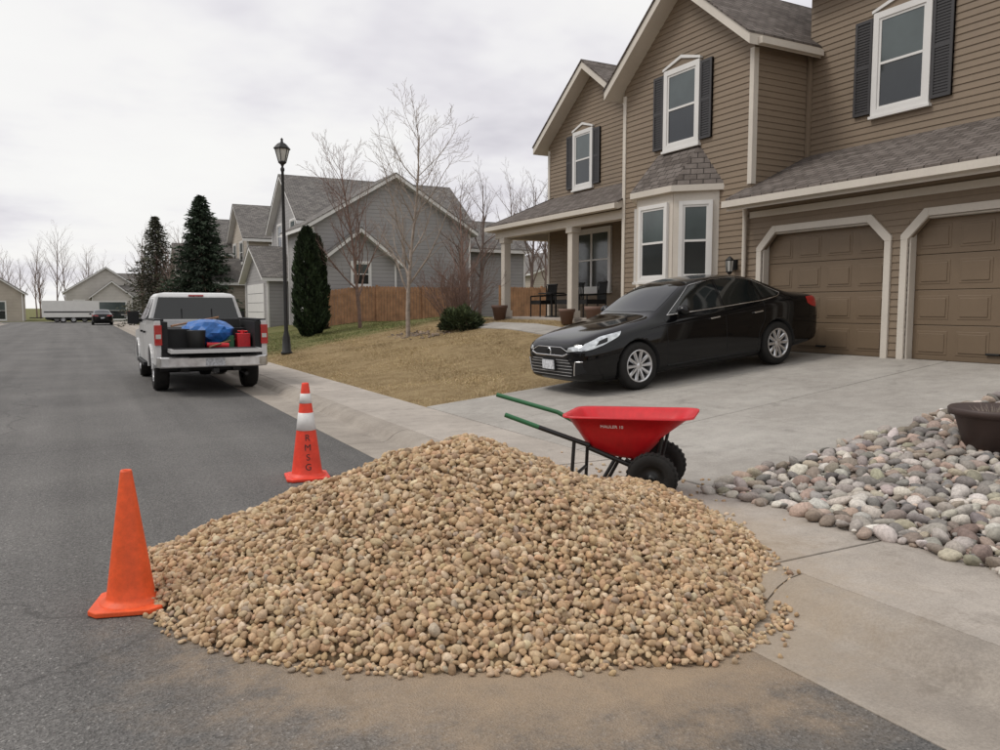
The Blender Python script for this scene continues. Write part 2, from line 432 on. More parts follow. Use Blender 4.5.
s=np.exp(rng.normal(math.log(.0192),.22,N)); s=np.clip(s,.011,.034); nn_=len(pA)+len(pB)+len(pC); s[nn_:]*=.72
size=np.stack([s*rng.uniform(1.0,1.4,N),s*rng.uniform(.8,1.05,N),s*rng.uniform(.55,.85,N)],-1)
cols=palette(N,[(.50,.355,.215),(.56,.42,.27),(.43,.295,.175),(.47,.35,.23),(.62,.49,.345),(.33,.225,.145),(.40,.32,.24),(.53,.35,.215)],[5,4,4,3,1.6,1.4,.6,2],.10)
pile=empty('gravel_pile')
stones('stones',pos,size,nor,.6,cols,'stone',ICO2,parent=pile)
gx=np.linspace(-2.1,2.1,70); L,D=np.meshgrid(gx,gx*.9); h,rr=pile_h(L,D)
core=pile_world(L,D,np.maximum(h-.012,0)-np.where(h<.02,.16,0))
idx=np.arange(70*70).reshape(70,70); fcs=np.stack([idx[:-1,:-1],idx[:-1,1:],idx[1:,1:],idx[1:,:-1]],-1).reshape(-1,4)
rawmesh('core',core.reshape(-1,3),fcs,'sand',None,True,pile)
# rock bed
def bed(n1,xr,yr,smin,smax,test):
    X=[];Y=[];S=[];cell={}
    def ok(x,y,s):
        cx,cy=int(x/.2),int(y/.2)
        for i in (-1,0,1):
            for j in (-1,0,1):
                for (a,b,t) in cell.get((cx+i,cy+j),()):
                    if (a-x)**2+(b-y)**2<((s+t)*.80)**2: return False
        return True
    for k in range(n1):
        fr=(k/n1); s=smax*(1-fr)**1.9*random.uniform(.7,1)+smin
        x=random.uniform(*xr); y=random.uniform(*yr)
        if not test(x,y): continue
        if ok(x,y,s):
            X.append(x);Y.append(y);S.append(s); cell.setdefault((int(x/.2),int(y/.2)),[]).append((x,y,s))
    return np.array(X),np.array(Y),np.array(S)
def rb_test(x,y): return 4.48+.05*math.sin(y*5)+.03*math.sin(y*13)<x<11.35 and y< 4.80+.09*(x-4.57)+.05*math.sin(x*4)+.03*math.sin(x*11)
X,Y,S=bed(110000,(4.4,11.4),(-.5,5.5),.022,.056,rb_test)
N1=len(X)
X2=rng.uniform(4.45,11.3,9000); Y2=rng.uniform(-1.,5.4,9000); k=np.array([rb_test(a,b) for a,b in zip(X2,Y2)]); X2=X2[k];Y2=Y2[k]; S2=rng.uniform(.015,.034,len(X2))
XX=np.concatenate([X,X2]);YY=np.concatenate([Y,Y2]);SS=np.concatenate([S,S2]); N=len(XX)
def rbz(x,y):
    if x<4.57: return .128
    if y>4.70+.09*(x-4.57): return dz(x)-.005
    return gh(x,y)+.01
Z=np.array([rbz(a,b) for a,b in zip(XX,YY)])+.01+np.concatenate([S*.2+rng.uniform(0,.022,N1),np.full(len(X2),.003)])
size=np.stack([SS*rng.uniform(1.05,1.45,N),SS*rng.uniform(.75,1.05,N),SS*rng.uniform(.5,.8,N)],-1)
cols=palette(N,[(.32,.29,.265),(.42,.38,.345),(.24,.22,.205),(.42,.32,.265),(.37,.28,.23),(.50,.455,.40),(.36,.33,.25),(.60,.56,.51),(.28,.23,.19),(.17,.16,.155)],[4,4,3,1.8,1.6,3,2,1.6,2,1.5],.17)
rb=empty('river_rock_bed')
stones('rocks',np.stack([XX,YY,Z],-1),size,np.tile([0,0,1.0],(N,1)),.4,cols,'rock',ICO2,.16,rb)
lb=MB(); gy=[-2,0,2,3.5,4.4]; 
lb.add([(x,y if y<4 else 4.62+.09*(x-4.57),gh(x,y)+.012) for x in (4.62,11.38) for y in gy],[(i,i+1,i+6,i+5) for i in range(4)],'soil'); lb.obj('bed_soil',rb)
K=110; a=rng.uniform(0,6.28,K); q=rng.uniform(.0,1.0,K); x=8.8+np.cos(a)*q*.9; y=21.6+np.sin(a)*q*1.5
z=np.array([gh(i,j)+.01 for i,j in zip(x,y)]); s=rng.uniform(.03,.06,K); size=np.stack([s*1.2,s,s*.6],-1)
stones('garden_rocks',np.stack([x,y,z],-1),size,np.tile([0,0,1.],(K,1)),.3,palette(K,[(.22,.17,.13),(.28,.21,.16),(.17,.13,.10)],[1,1,1],.15),'rock',ICO2)
# ------------------------------------------------------------------ grass
def blades(name,N,xr,yr,hh,ww,cols,wts,test=None):
    x=rng.uniform(*xr,N);y=rng.uniform(*yr,N)
    if test is not None: k=test(x,y); x=x[k];y=y[k]; N=len(x)
    z=np.array([gh(a,b) for a,b in zip(x,y)])
    a=rng.uniform(0,6.28,N); w=rng.uniform(.5,1,N)*ww; h=rng.uniform(.4,1,N)*hh
    lean=rng.normal(size=(N,2))*hh*.6
    p=np.stack([x,y,z-.01],-1); dx=np.stack([np.cos(a)*w,np.sin(a)*w,np.zeros(N)],-1)
    top=p+np.stack([lean[:,0],lean[:,1],h],-1)
    v=np.stack([p-dx,p+dx,top],1).reshape(-1,3); f=np.arange(3*N).reshape(-1,3)
    patch=.9+.2*np.sin(x*1.1+np.sin(y*.9)*2)*np.sin(y*.7+x*.3)+.12*np.sin(x*4.1+y*2.2)*np.sin(y*3.3-x)
    c=palette(N,cols,wts,.18)*patch[:,None]
    return rawmesh(name,v,f,'grass',np.repeat(c,3,axis=0))
blades('lawn_grass',100000,(4.6,11.35),(11.0,25.5),.05,.006,[(.52,.40,.235),(.42,.31,.17),(.62,.49,.31),(.29,.25,.11)],[4,3,2,1],lambda x,y: ~((x>9.95)&(x<10.83)&(y<20.5)))
blades('lawn_grass',35000,(4.6,13),(24.5,36),.055,.012,[(.12,.155,.05),(.18,.19,.075),(.30,.26,.125)],[3,3,2])
# ------------------------------------------------------------------ house helpers
Z3=V((0,0,1))
def siding(mb,P,U,N,fn,z0,z1,m='siding',pitch=.116,lip=.018):
    P=V(P);U=V(U);N=V(N); z=z0
    while z<z1-.01:
        zt=min(z+pitch,z1); a0,b0=fn(z); a1,b1=fn(zt)
        if b0-a0<.02: break
        if b1<a1: a1=b1=(a1+b1)/2
        t=.003
        vs=[P+U*a0+N*lip+Z3*z,P+U*b0+N*lip+Z3*z,P+U*b1+N*t+Z3*zt,P+U*a1+N*t+Z3*zt,P+U*a0+Z3*z-N*.01,P+U*b0+Z3*z-N*.01,P+U*b1+Z3*zt-N*.01,P+U*a1+Z3*zt-N*.01]
        mb.add(vs,[(0,1,2,3),(0,4,5,1),(0,3,7,4),(1,5,6,2)],m)
        z=zt
def roof_poly(mb,pts,m='shingle',th=.2,trim='trim'):
    pts=[V(p) for p in pts]; c=sum(pts,V((0,0,0)))/len(pts)
    mb.prism([p-Z3*th for p in pts],Z3*th,trim)
    e=[p+(p-c).normalized()*.03+Z3*.003 for p in pts]
    mb.prism(e,Z3*.04,m)
def gable_x(mb,x0,x1,y0,y1,ze,zp,**k):
    ym=(y0+y1)/2
    roof_poly(mb,[(x0,y0,ze),(x1,y0,ze),(x1,ym,zp),(x0,ym,zp)],**k)
    roof_poly(mb,[(x0,y1,ze),(x0,ym,zp),(x1,ym,zp),(x1,y1,ze)],**k)
def gable_y(mb,x0,x1,y0,y1,ze,zp,xm=None,**k):
    xm=(x0+x1)/2 if xm is None else xm
    roof_poly(mb,[(x0,y0,ze),(xm,y0,zp),(xm,y1,zp),(x0,y1,ze)],**k)
    roof_poly(mb,[(x1,y0,ze),(x1,y1,ze),(xm,y1,zp),(xm,y0,zp)],**k)
def window(mb,P,U,N,u0,u1,z0,z1,trim=.11,peak=False,shut=0,mull=False,n0=0.0):
    o=mb.obox; T='white'
    o(P,U,N,u0,u1,z0,z1,n0-.01,n0+.026,'glass')
    zm=(z0+z1)/2
    o(P,U,N,u0,u1,zm,z1,n0-.01,n0+.029,'glassb')
    for a,b,c,d_ in ((u0-trim,u0,z0-trim,z1+trim),(u1,u1+trim,z0-trim,z1+trim)): o(P,U,N,a,b,c,d_,n0,n0+.062,T)
    o(P,U,N,u0,u1,z1,z1+trim,n0,n0+.060,T); o(P,U,N,u0,u1,z0-trim,z0,n0,n0+.060,T)
    o(P,U,N,u0-trim-.03,u1+trim+.03,z0-trim-.05,z0-trim,n0,n0+.085,T)
    s=.045
    o(P,U,N,u0,u0+s,z0,z1,n0,n0+.042,T);o(P,U,N,u1-s,u1,z0,z1,n0,n0+.042,T)
    for zz in (z0,z1-s): o(P,U,N,u0+s,u1-s,zz,zz+s,n0,n0+.041,T)
    o(P,U,N,u0+s,u1-s,zm-s/2,zm+s/2,n0,n0+.045,T)
    if mull: um=(u0+u1)/2; o(P,U,N,um-.04,um+.04,z0,z1,n0,n0+.05,T)
    P_=V(P);U_=V(U);N_=V(N)
    if peak:
        um=(u0+u1)/2; a=u0-trim-.03; b=u1+trim+.03; zb=z1+trim
        mb.prism([P_+U_*(a+.05)+Z3*zb+N_*n0,P_+U_*(b-.05)+Z3*zb+N_*n0,P_+U_*um+Z3*(zb+.15)+N_*n0],N_*.045,'siding')
        mb.prism([P_+U_*a+Z3*zb+N_*n0,P_+U_*(a+.0)+Z3*(zb+.05)+N_*n0,P_+U_*um+Z3*(zb+.22)+N_*n0,P_+U_*um+Z3*(zb+.15)+N_*n0],N_*.075,T)
        mb.prism([P_+U_*b+Z3*zb+N_*n0,P_+U_*b+Z3*(zb+.05)+N_*n0,P_+U_*um+Z3*(zb+.22)+N_*n0,P_+U_*um+Z3*(zb+.15)+N_*n0],N_*.074,T)
    if shut>0:
        for a in (u0-trim-shut-.02,u1+trim+.02):
            b=a+shut; c,d_=z0-.05,z1+.05
            o(P,U,N,a,b,c,d_,n0,n0+.035,'shutter')
            for (e,f_) in ((a,a+.05),(b-.05,b)): o(P,U,N,e,f_,c,d_,n0,n0+.055,'shutter')
            for e in (c,(c+d_)/2-.03,d_-.06): o(P,U,N,a+.05,b-.05,e,e+.06,n0,n0+.054,'shutter')
            zz=c+.08
            while zz<d_-.08:
                o(P,U,N,a+.05,b-.05,zz,zz+.028,n0+.03,n0+.047,'shutter'); zz+=.05
def fgable(y0,y1,ze,zp):
    ym=(y0+y1)/2
    def f(z):
        if z<=ze: return (y0,y1)
        t=(z-ze)/(zp-ze); return (y0+(ym-y0)*t,y1+(ym-y1)*t)
    return f
# ------------------------------------------------------------------ main brown house
H=empty('brown_house')
FX=(-1,0,0); UY=(0,1,0)
w=MB()
w.box((11.72,4.6,.5),(19.8,11.25,3.7),'sidingd')
w.box((11.5,11.27,.5),(19.8,15.3,6.7),'sidingd')
w.prism([(11.5,11.27,6.7),(11.5,15.3,6.7),(11.5,13.28,8.32)],(8,0,0),'sidingd')
w.box((13.0,4.6,3.7),(19.8,11.27,7.9),'sidingd')
w.box((13.3,15.3,.5),(19.8,21.6,6.7),'sidingd')
w.prism([(13.3,16.75,6.7),(13.3,21.6,6.7),(13.3,19.2,8.42)],(6,0,0),'sidingd')
for a,b in ((4.6,5.34),(7.94,8.34),(10.94,11.27)): w.box((11.5,a,.6),(11.73,b,3.02),'sidingd'); siding(w,(11.5,0,0),UY,FX,lambda z,a=a,b=b:(a,b),.72,3.02)
w.box((11.5,4.6,3.02),(11.73,11.27,3.62),'sidingd'); siding(w,(11.5,0,0),UY,FX,lambda z:(4.6,11.27),3.02,3.6)
siding(w,(11.5,0,0),UY,FX,fgable(11.27,15.3,6.7,8.32),.72,8.3)
siding(w,(0,11.27,0),(1,0,0),(0,-1,0),lambda z:(11.5,13.0),3.7,6.7)
siding(w,(13.0,0,0),UY,FX,lambda z:(4.6,11.25),3.8,7.9)
siding(w,(13.3,0,0),UY,FX,fgable(16.75,21.6,6.7,8.42),1.3,8.4)
siding(w,(0,4.6,0),(1,0,0),(0,-1,0),lambda z:(11.5,19.8),.7,3.6)
siding(w,(0,4.6,0),(1,0,0),(0,-1,0),lambda z:(13.0,19.8),3.6,7.9)
siding(w,(0,15.3,0),(1,0,0),(0,1,0),lambda z:(11.5,13.3),1.2,6.7)
siding(w,(0,21.6,0),(1,0,0),(0,1,0),lambda z:(13.3,19.8),1.2,6.7)
w.box((11.47,4.55,.5),(11.6,5.3,.74),'conc'); w.box((11.47,10.98,.5),(11.6,15.32,.9),'conc')
w.obj('walls',H,fix=True)
t=MB()
def cb(x,y,z0,z1,s=.11): t.box((x-.035,y-s/2,z0),(x+.09,y+s/2,z1),'trim')
cb(11.5,15.27,.75,6.55); cb(11.5,11.30,4.0,6.55); cb(13.3,21.57,1.35,6.55); cb(11.5,4.63,.75,3.5); cb(13.0,4.63,4.,7.8)
t.box((12.9,11.18,4.5),(12.985,11.25,6.6),'siding')
t.box((11.47,4.6,3.34),(11.52,11.27,3.46),'trim')
for a,b in ((5.34,7.94),(8.34,10.94)):
    zb,zt=.8,3.02; tw=.12
    P=(11.5,0,0)
    t.obox(P,UY,FX,a-tw+.005,a,zb,zt-.33,.0,.05,'trim'); t.obox(P,UY,FX,b,b+tw-.005,zb,zt-.33,0,.05,'trim')
    t.obox(P,UY,FX,a+.33,b-.33,zt,zt+tw,0,.05,'trim')
    for s_,e in ((a,1),(b,-1)):
        t.prism([(11.45,s_-e*tw,zt-.33),(11.45,s_,zt-.33),(11.45,s_+e*.33,zt),(11.45,s_+e*.33,zt+tw),(11.45,s_+e*.26,zt+tw),(11.45,s_-e*tw,zt-.26)],(.06,0,0),'trim')
        t.prism([(11.49,s_,zt-.33),(11.49,s_+e*.33,zt),(11.49,s_,zt)],(.08,0,0),'siding')
    for yy in (a,b): t.box((11.5,yy-.03 if yy==b else yy,zb),(11.72,yy if yy==b else yy+.03,zt),'trim')
    t.box((11.5,a,zt-.03),(11.72,b,zt),'trim')
t.obj('trim_boards',H,bevel=.004,seg=1)
gd=MB()
for a,b in ((5.37,7.91),(8.37,10.91)):
    zb=.81; hh=(2.99-zb)/4
    for i in range(4):
        z0=zb+i*hh; gd.box((11.64,a,z0+.004),(11.70,b,z0+hh-.004),'gdoor')
        n=4; ww=(b-a)/n
        for j in range(n):
            y0=a+j*ww+.07; y1=a+(j+1)*ww-.07
            gd.box((11.633,y0,z0+.09),(11.645,y1,z0+hh-.09),'gdoor')
            gd.box((11.622,y0+.04,z0+.13),(11.64,y1-.04,z0+hh-.13),'gdoor')
    gd.box((11.60,(a+b)/2-.1,zb+.12),(11.64,(a+b)/2+.1,zb+.15),'blackm')
    gd.box((11.63,a,zb-.02),(11.69,b,zb+.005),'rubber')
gd.obj('garage_doors',H,bevel=.008,seg=2)
rf=MB()
roof_poly(rf,[(11.0,4.1,3.66),(11.0,11.4,3.66),(13.02,11.4,4.62),(13.02,4.1,4.62)])
rf.box((10.88,4.1,3.52),(11.0,11.42,3.64),'trim')
gable_x(rf,11.08,20.2,11.0,15.56,6.68,8.52)
gable_x(rf,12.88,20.2,16.5,21.9,6.66,8.62)
roof_poly(rf,[(12.6,4.2,7.95),(16.4,4.2,10.3),(16.4,13.2,10.3),(12.6,11.3,7.95)])
roof_poly(rf,[(20.2,4.2,7.95),(20.2,13.2,7.95),(16.4,13.2,10.3),(16.4,4.2,10.3)])
rf.box((11.3,10.9,6.5),(12.95,11.0,6.62),'trim')
roof_poly(rf,[(11.35,15.32,4.12),(11.35,22.1,4.12),(13.32,21.3,5.02),(13.32,15.32,5.02)],th=.16)
roof_poly(rf,[(11.35,22.1,4.12),(14.9,22.1,4.12),(14.9,21.3,4.5),(13.32,21.3,5.02)],th=.16)
rf.box((11.24,15.32,3.98),(11.35,22.1,4.10),'trim')
A=[(11.5,11.98,4.12),(10.75,12.72,4.12),(10.75,14.08,4.12),(11.5,14.82,4.12)]; B=[(11.5,12.72,5.0),(11.5,14.06,5.0)]
rf.add([*A,*B],[(0,1,4),(1,2,5,4),(2,3,5)],'shingle')
rf.prism([(x,y,3.99) for x,y,z in A],(0,0,.125),'trim')
rf.obj('roof',H)
by=MB()
F=[(11.5,12.12),(10.9,12.81),(10.9,13.99),(11.5,14.68)]
by.prism([(x,y,.7) for x,y in F],(0,0,3.3),'sidingd')
for (a,b) in ((F[0],F[1]),(F[1],F[2]),(F[2],F[3])):
    a=V((*a,0));b=V((*b,0)); U=(b-a); L=U.length; U/=L; Nn=V((U.y,-U.x,0)); 
    if Nn.x>0: Nn=-Nn
    siding(by,a,U,Nn,lambda z,L=L:(0,L),.85,2.05)
    by.obox(a,U,Nn,0,L,2.05,4.0,0,.02,'trim')
    by.obox(a,U,Nn,-.01,L+.01,1.98,2.06,0,.07,'white')
    m_=.20
    window(by,a,U,Nn,m_,L-m_,2.27,3.72,trim=.08,n0=.02)
by.obj('bay_window',H)
wn=MB()
window(wn,(11.5,0,0),UY,FX,12.82,13.72,5.14,6.62,peak=True,shut=.33,n0=.012)
window(wn,(13.0,0,0),UY,FX,8.80,9.70,5.22,6.82,peak=True,shut=.36,n0=.012)
window(wn,(13.0,0,0),UY,FX,5.4,6.3,5.22,6.82,peak=True,shut=.36,n0=.012)
window(wn,(13.3,0,0),UY,FX,19.25,20.05,5.25,6.72,peak=True,shut=.33,n0=.012)
window(wn,(13.3,0,0),UY,FX,18.3,20.0,2.2,3.82,mull=True,n0=.012)
wn.box((13.24,16.2,1.36),(13.33,17.2,3.5),'pot')
for a,b,c,d_ in ((16.08,16.2,1.36,3.62),(17.2,17.32,1.36,3.62),(16.2,17.2,3.5,3.62)): wn.box((13.22,a,c),(13.33,b,d_),'trim')
wn.obj('windows',H)
pc=MB()
pc.box((11.45,15.32,.6),(13.3,21.95,1.35),'conc')
for y in (21.45,17.7):
    pc.box((11.55,y-.11,1.35),(11.77,y+.11,3.75),'trim'); pc.box((11.51,y-.15,1.35),(11.81,y+.15,1.55),'trim'); pc.box((11.51,y-.15,3.6),(11.81,y+.15,3.75),'trim')
pc.box((11.53,15.32,3.75),(11.79,21.9,3.97),'trim'); pc.box((13.3,21.65,3.75),(14.8,21.9,3.97),'trim'); pc.box((11.79,21.65,3.75),(13.3,21.9,3.97),'trim')
pc.obj('porch',H,bevel=.01)
ds=MB()
ds.path([(11.42,11.34,3.55),(11.42,11.34,3.3),(11.44,11.36,.95)],.04,'trim',8)
ds.obj('downspout',H)
def lantern(y,z):
    l=MB(); T=Matrix.Translation((11.33,y,z))
    l.box((.12,-.06,-.05),(.16,.06,.15),'blackm',T); l.tube((.12,0,.12),(0,0,.2),.012,.012,'blackm',6,T)
    l.lathe([(0,.22),(.03,.2),(.09,.14),(.08,.13),(.055,-.1),(.03,-.14),(0,-.15)],'blackm',6,T,False)
    l.lathe([(.078,.12),(.058,-.08)],'lampg',6,T@Matrix.Scale(1.02,4),False)
    for k in range(6):
        a=k*math.pi/3; l.tube((.083*math.cos(a),.083*math.sin(a),.13),(.06*math.cos(a),.06*math.sin(a),-.09),.008,.008,'blackm',5,T)
    l.obj('wall_lantern',H)
lantern(11.62,2.42)
def chair(x,y,z,rot):
    e=empty('patio_chair',(x,y,z),(0,0,rot)); c=MB()
    for a in (-.28,.28):
        for b in (-.28,.28): c.tube((a,b,0),(a,b,.42 if a<0 else .95),.02,.02,'blackm',6)
    for b in (-.28,.28): c.tube((-.28,b,.62),(.28,b,.66),.022,.022,'blackm',6); c.tube((-.28,b,.4),(-.28,b,.62),.02,.02,'blackm',6)
    c.box((-.28,-.28,.38),(.28,.28,.50),'blackm')
    for k in range(10): c.tube((.27,-.25+.056*k,.44),(.33,-.25+.056*k,.98),.016,.016,'blackm',5)
    c.tube((.31,-.3,.98),(.31,.3,.98),.022,.022,'blackm',6)
    c.obj('frame',e)
chair(12.5,20.6,1.35,0); chair(12.4,19.0,1.35,.2); chair(12.5,18.0,1.35,-.2)
def pot(name,x,y,z,r,h,m='terra'):
    e=empty(name,(x,y,z)); c=MB()
    c.lathe([(0,0),(r*.62,0),(r*.9,h*.8),(r*.98,h*.82),(r,h),(r*.88,h),(r*.82,h*.8),(0,h*.8)],m,28); c.obj('pot_body',e)
    return e
pot('porch_planter',11.2,16.0,gh(11.2,16.0),.27,.55); pot('porch_planter',11.15,17.2,gh(11.2,17.2),.22,.4); pot('porch_planter',11.2,21.0,gh(11.2,21),.25,.45)
tb=MB(); tb.lathe([(0,.68),(.4,.68),(.4,.71),(0,.71)],'blackm',20); tb.tube((0,0,0),(0,0,.68),.03,.03,'blackm'); tb.lathe([(0,0),(.22,0),(.2,.03),(0,.05)],'blackm',16)
o=tb.obj('patio_table'); o.location=(12.3,19.8,1.35)
e=empty('planter_bowl',(7.15,4.0,gh(7.15,4.0)+.02)); c=MB()
c.lathe([(0,0),(.24,0),(.27,.02),(.345,.28),(.36,.30),(.40,.305),(.405,.355),(.39,.37),(.355,.36),(.32,.30),(0,.30)],'pot',40)
c.lathe([(0,.31),(.325,.30)],'soil',30)
c.obj('bowl',e)
c=MB()
for k in range(60):
    a=random.uniform(0,6.28); q=random.uniform(0,.2); h=random.uniform(.05,.10)
    c.tube((q*math.cos(a),q*math.sin(a),.29),(q*math.cos(a)*1.4+random.uniform(-.05,.05),q*math.sin(a)*1.4,.29+h),.004,.001,'bark',4)
c.obj('dry_stems',e)
# ------------------------------------------------------------------ generic neighbour houses
def nhouse(name,blocks,wins=(),wm='lapgrey',rm='shingle2'):
    e=empty(name); b=MB(); rr=MB(); ww=MB()
    for (x0,x1,y0,y1,z0,ze,zp,ax) in blocks:
        b.box((x0,y0,z0),(x1,y1,ze),wm)
        o=.35
        if ax=='x':
            ym=(y0+y1)/2; sl=(zp-ze)/((y1-y0)/2)
            b.prism([(x0,y0,ze),(x0,y1,ze),(x0,ym,zp-.08)],(x1-x0,0,0),wm)
            gable_x(rr,x0-o,x1+o,y0-o,y1+o,ze-sl*o+.06,zp+.06,m=rm,th=.18,trim='white')
        else:
            xm=(x0+x1)/2; sl=(zp-ze)/((x1-x0)/2)
            b.prism([(x0,y0,ze),(x1,y0,ze),(xm,y0,zp-.08)],(0,y1-y0,0),wm)
            gable_y(rr,x0-o,x1+o,y0-o,y1+o,ze-sl*o+.06,zp+.06,m=rm,th=.18,trim='white')
        for (x,y) in ((x0,y0),(x1,y0),(x0,y1)): b.box((x-.04,y-.04,z0),(x+.06,y+.06,ze-.2),'white')
    for (f,a,u0,u1,z0,z1) in wins:
        if f=='x': window(ww,(a,0,0),UY,FX,u0,u1,z0,z1,trim=.1)
        elif f=='g':
            ww.box((a-.05,u0,z0),(a+.02,u1,z1),'white')
            for k in range(1,4): ww.box((a-.055,u0+.1,z0+(z1-z0)*k/4-.01),(a-.045,u1-.1,z0+(z1-z0)*k/4+.01),'shutter')
        else: window(ww,(0,a,0),(1,0,0),(0,-1,0),u0,u1,z0,z1,trim=.1)
    b.obj('walls',e); rr.obj('roof',e)
    if wins: ww.obj('windows',e)
    return e
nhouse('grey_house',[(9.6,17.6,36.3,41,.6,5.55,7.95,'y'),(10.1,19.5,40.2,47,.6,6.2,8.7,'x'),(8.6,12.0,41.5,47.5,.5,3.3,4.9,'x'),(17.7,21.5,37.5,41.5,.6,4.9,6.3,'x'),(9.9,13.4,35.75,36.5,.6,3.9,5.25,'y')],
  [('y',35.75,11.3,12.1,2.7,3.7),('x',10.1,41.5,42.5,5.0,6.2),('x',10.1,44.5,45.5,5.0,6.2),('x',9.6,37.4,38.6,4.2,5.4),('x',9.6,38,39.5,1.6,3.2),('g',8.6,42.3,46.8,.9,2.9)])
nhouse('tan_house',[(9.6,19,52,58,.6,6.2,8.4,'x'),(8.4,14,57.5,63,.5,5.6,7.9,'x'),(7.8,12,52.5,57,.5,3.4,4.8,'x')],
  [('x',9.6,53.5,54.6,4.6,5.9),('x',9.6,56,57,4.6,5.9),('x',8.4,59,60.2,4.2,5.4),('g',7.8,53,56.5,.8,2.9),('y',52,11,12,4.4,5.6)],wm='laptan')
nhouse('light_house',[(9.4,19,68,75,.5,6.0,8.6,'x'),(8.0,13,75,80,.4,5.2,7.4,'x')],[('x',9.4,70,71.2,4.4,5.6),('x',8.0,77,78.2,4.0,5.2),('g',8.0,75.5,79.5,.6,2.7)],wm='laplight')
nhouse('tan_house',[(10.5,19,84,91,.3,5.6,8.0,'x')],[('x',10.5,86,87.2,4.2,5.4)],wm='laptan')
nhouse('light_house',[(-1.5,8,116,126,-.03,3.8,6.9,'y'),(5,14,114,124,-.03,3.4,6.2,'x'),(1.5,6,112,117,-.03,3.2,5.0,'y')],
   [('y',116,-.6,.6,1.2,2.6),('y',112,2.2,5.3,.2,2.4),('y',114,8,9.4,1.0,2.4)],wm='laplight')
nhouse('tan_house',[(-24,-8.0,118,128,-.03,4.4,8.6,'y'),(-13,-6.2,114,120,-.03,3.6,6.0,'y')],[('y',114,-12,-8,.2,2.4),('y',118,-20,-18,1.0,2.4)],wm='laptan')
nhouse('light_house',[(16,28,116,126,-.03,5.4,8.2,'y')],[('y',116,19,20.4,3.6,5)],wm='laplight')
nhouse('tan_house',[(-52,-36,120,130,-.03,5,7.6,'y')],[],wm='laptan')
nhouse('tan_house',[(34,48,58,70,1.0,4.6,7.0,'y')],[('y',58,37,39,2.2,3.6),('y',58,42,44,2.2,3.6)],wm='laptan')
nhouse('tan_house',[(-28,-16,-14,0,.1,5.8,8.4,'y')],wm='laptan'); nhouse('grey_house',[(-28,-16,5,19,.1,5.8,8.6,'y')]); nhouse('light_house',[(-28,-16,24,38,.1,5.8,8.4,'y')],wm='laplight'); nhouse('tan_house',[(-28,-16,43,57,.1,5.8,8.4,'y')],wm='laptan')  # unseen houses opposite, added to darken the sedan's reflections
# cedar fences
def fence(y,x0,x1):
    fe=MB(); x=x0
    while x<x1:
        zb=gh(x,y)+.02; h=1.62+random.uniform(-.012,.012)
        fe.prism([(x,y,zb),(x+.135,y,zb),(x+.135,y,zb+h-.04),(x+.10,y,zb+h),(x+.035,y,zb+h),(x,y,zb+h-.04)],(0,.02,0),'cedar'); x+=.148
    for zz in (.3,1.3):
        xs_=[v for v in (x0,11.4,x1) if x0<=v<=x1]
        lo_=[(v,y+.022,gh(v,y)+zz) for v in xs_]; fe.prism(lo_+[(a,b,c+.09) for a,b,c in lo_[::-1]],(0,.04,0),'cedar')
    for xx in np.arange(x0,x1+.1,2.3): fe.box((xx-.05,y-.07,.6),(xx+.05,y-.002,gh(xx,y)+1.70),'cedar')
    fe.obj('wooden_fence')
fence(35,9.9,17); fence(33,17.6,40)
# ------------------------------------------------------------------ trees
def grow_tree(seed,height,levels,r0,spread=.5,first=.25,kids=(13,5,4,3),up=.25,lenf=.55):
    R=random.Random(seed); segs=[]
    def branch(p,d,L,r,lev,steps):
        st=L/steps; pts=[]
        for i in range(steps):
            t=i/steps; ra=r*(1-t*.85); rb=r*(1-(i+1)/steps*.85)
            d=(d+V((R.gauss(0,.1),R.gauss(0,.1),R.gauss(0,.06)+up*.12))*(1.0 if lev else .35)).normalized()
            q=p+d*st; segs.append((tuple(p),tuple(q),max(ra,.0035),max(rb,.003))); pts.append((p,q,d,t,ra)); p=q
        if lev<levels:
            n=kids[lev]
            lo=first if lev==0 else .2
            for k in range(n):
                t=lo+(1-lo)*(k+R.random()*.6)/n; t=min(t,.97); i=min(int(t*steps),steps-1)
                pp,qq,dd,_,rr=pts[i]; f=t*steps-i; pos=pp.lerp(qq,f)
                side=dd.orthogonal().normalized(); side.rotate(Matrix.Rotation(R.uniform(0,6.283)if lev else k*2.4+R.uniform(-.4,.4),3,dd))
                a=spread*R.uniform(.8,1.3)
                nd_=(dd*math.cos(a)+side*math.sin(a)).normalized()
                branch(pos,nd_,L*lenf*(1-t*.55)*R.uniform(.75,1.1),max(rr*.55,.004),lev+1,max(3,steps-2))
    branch(V((0,0,0)),V((0,0,1)),height,r0,0,9)
    return segs
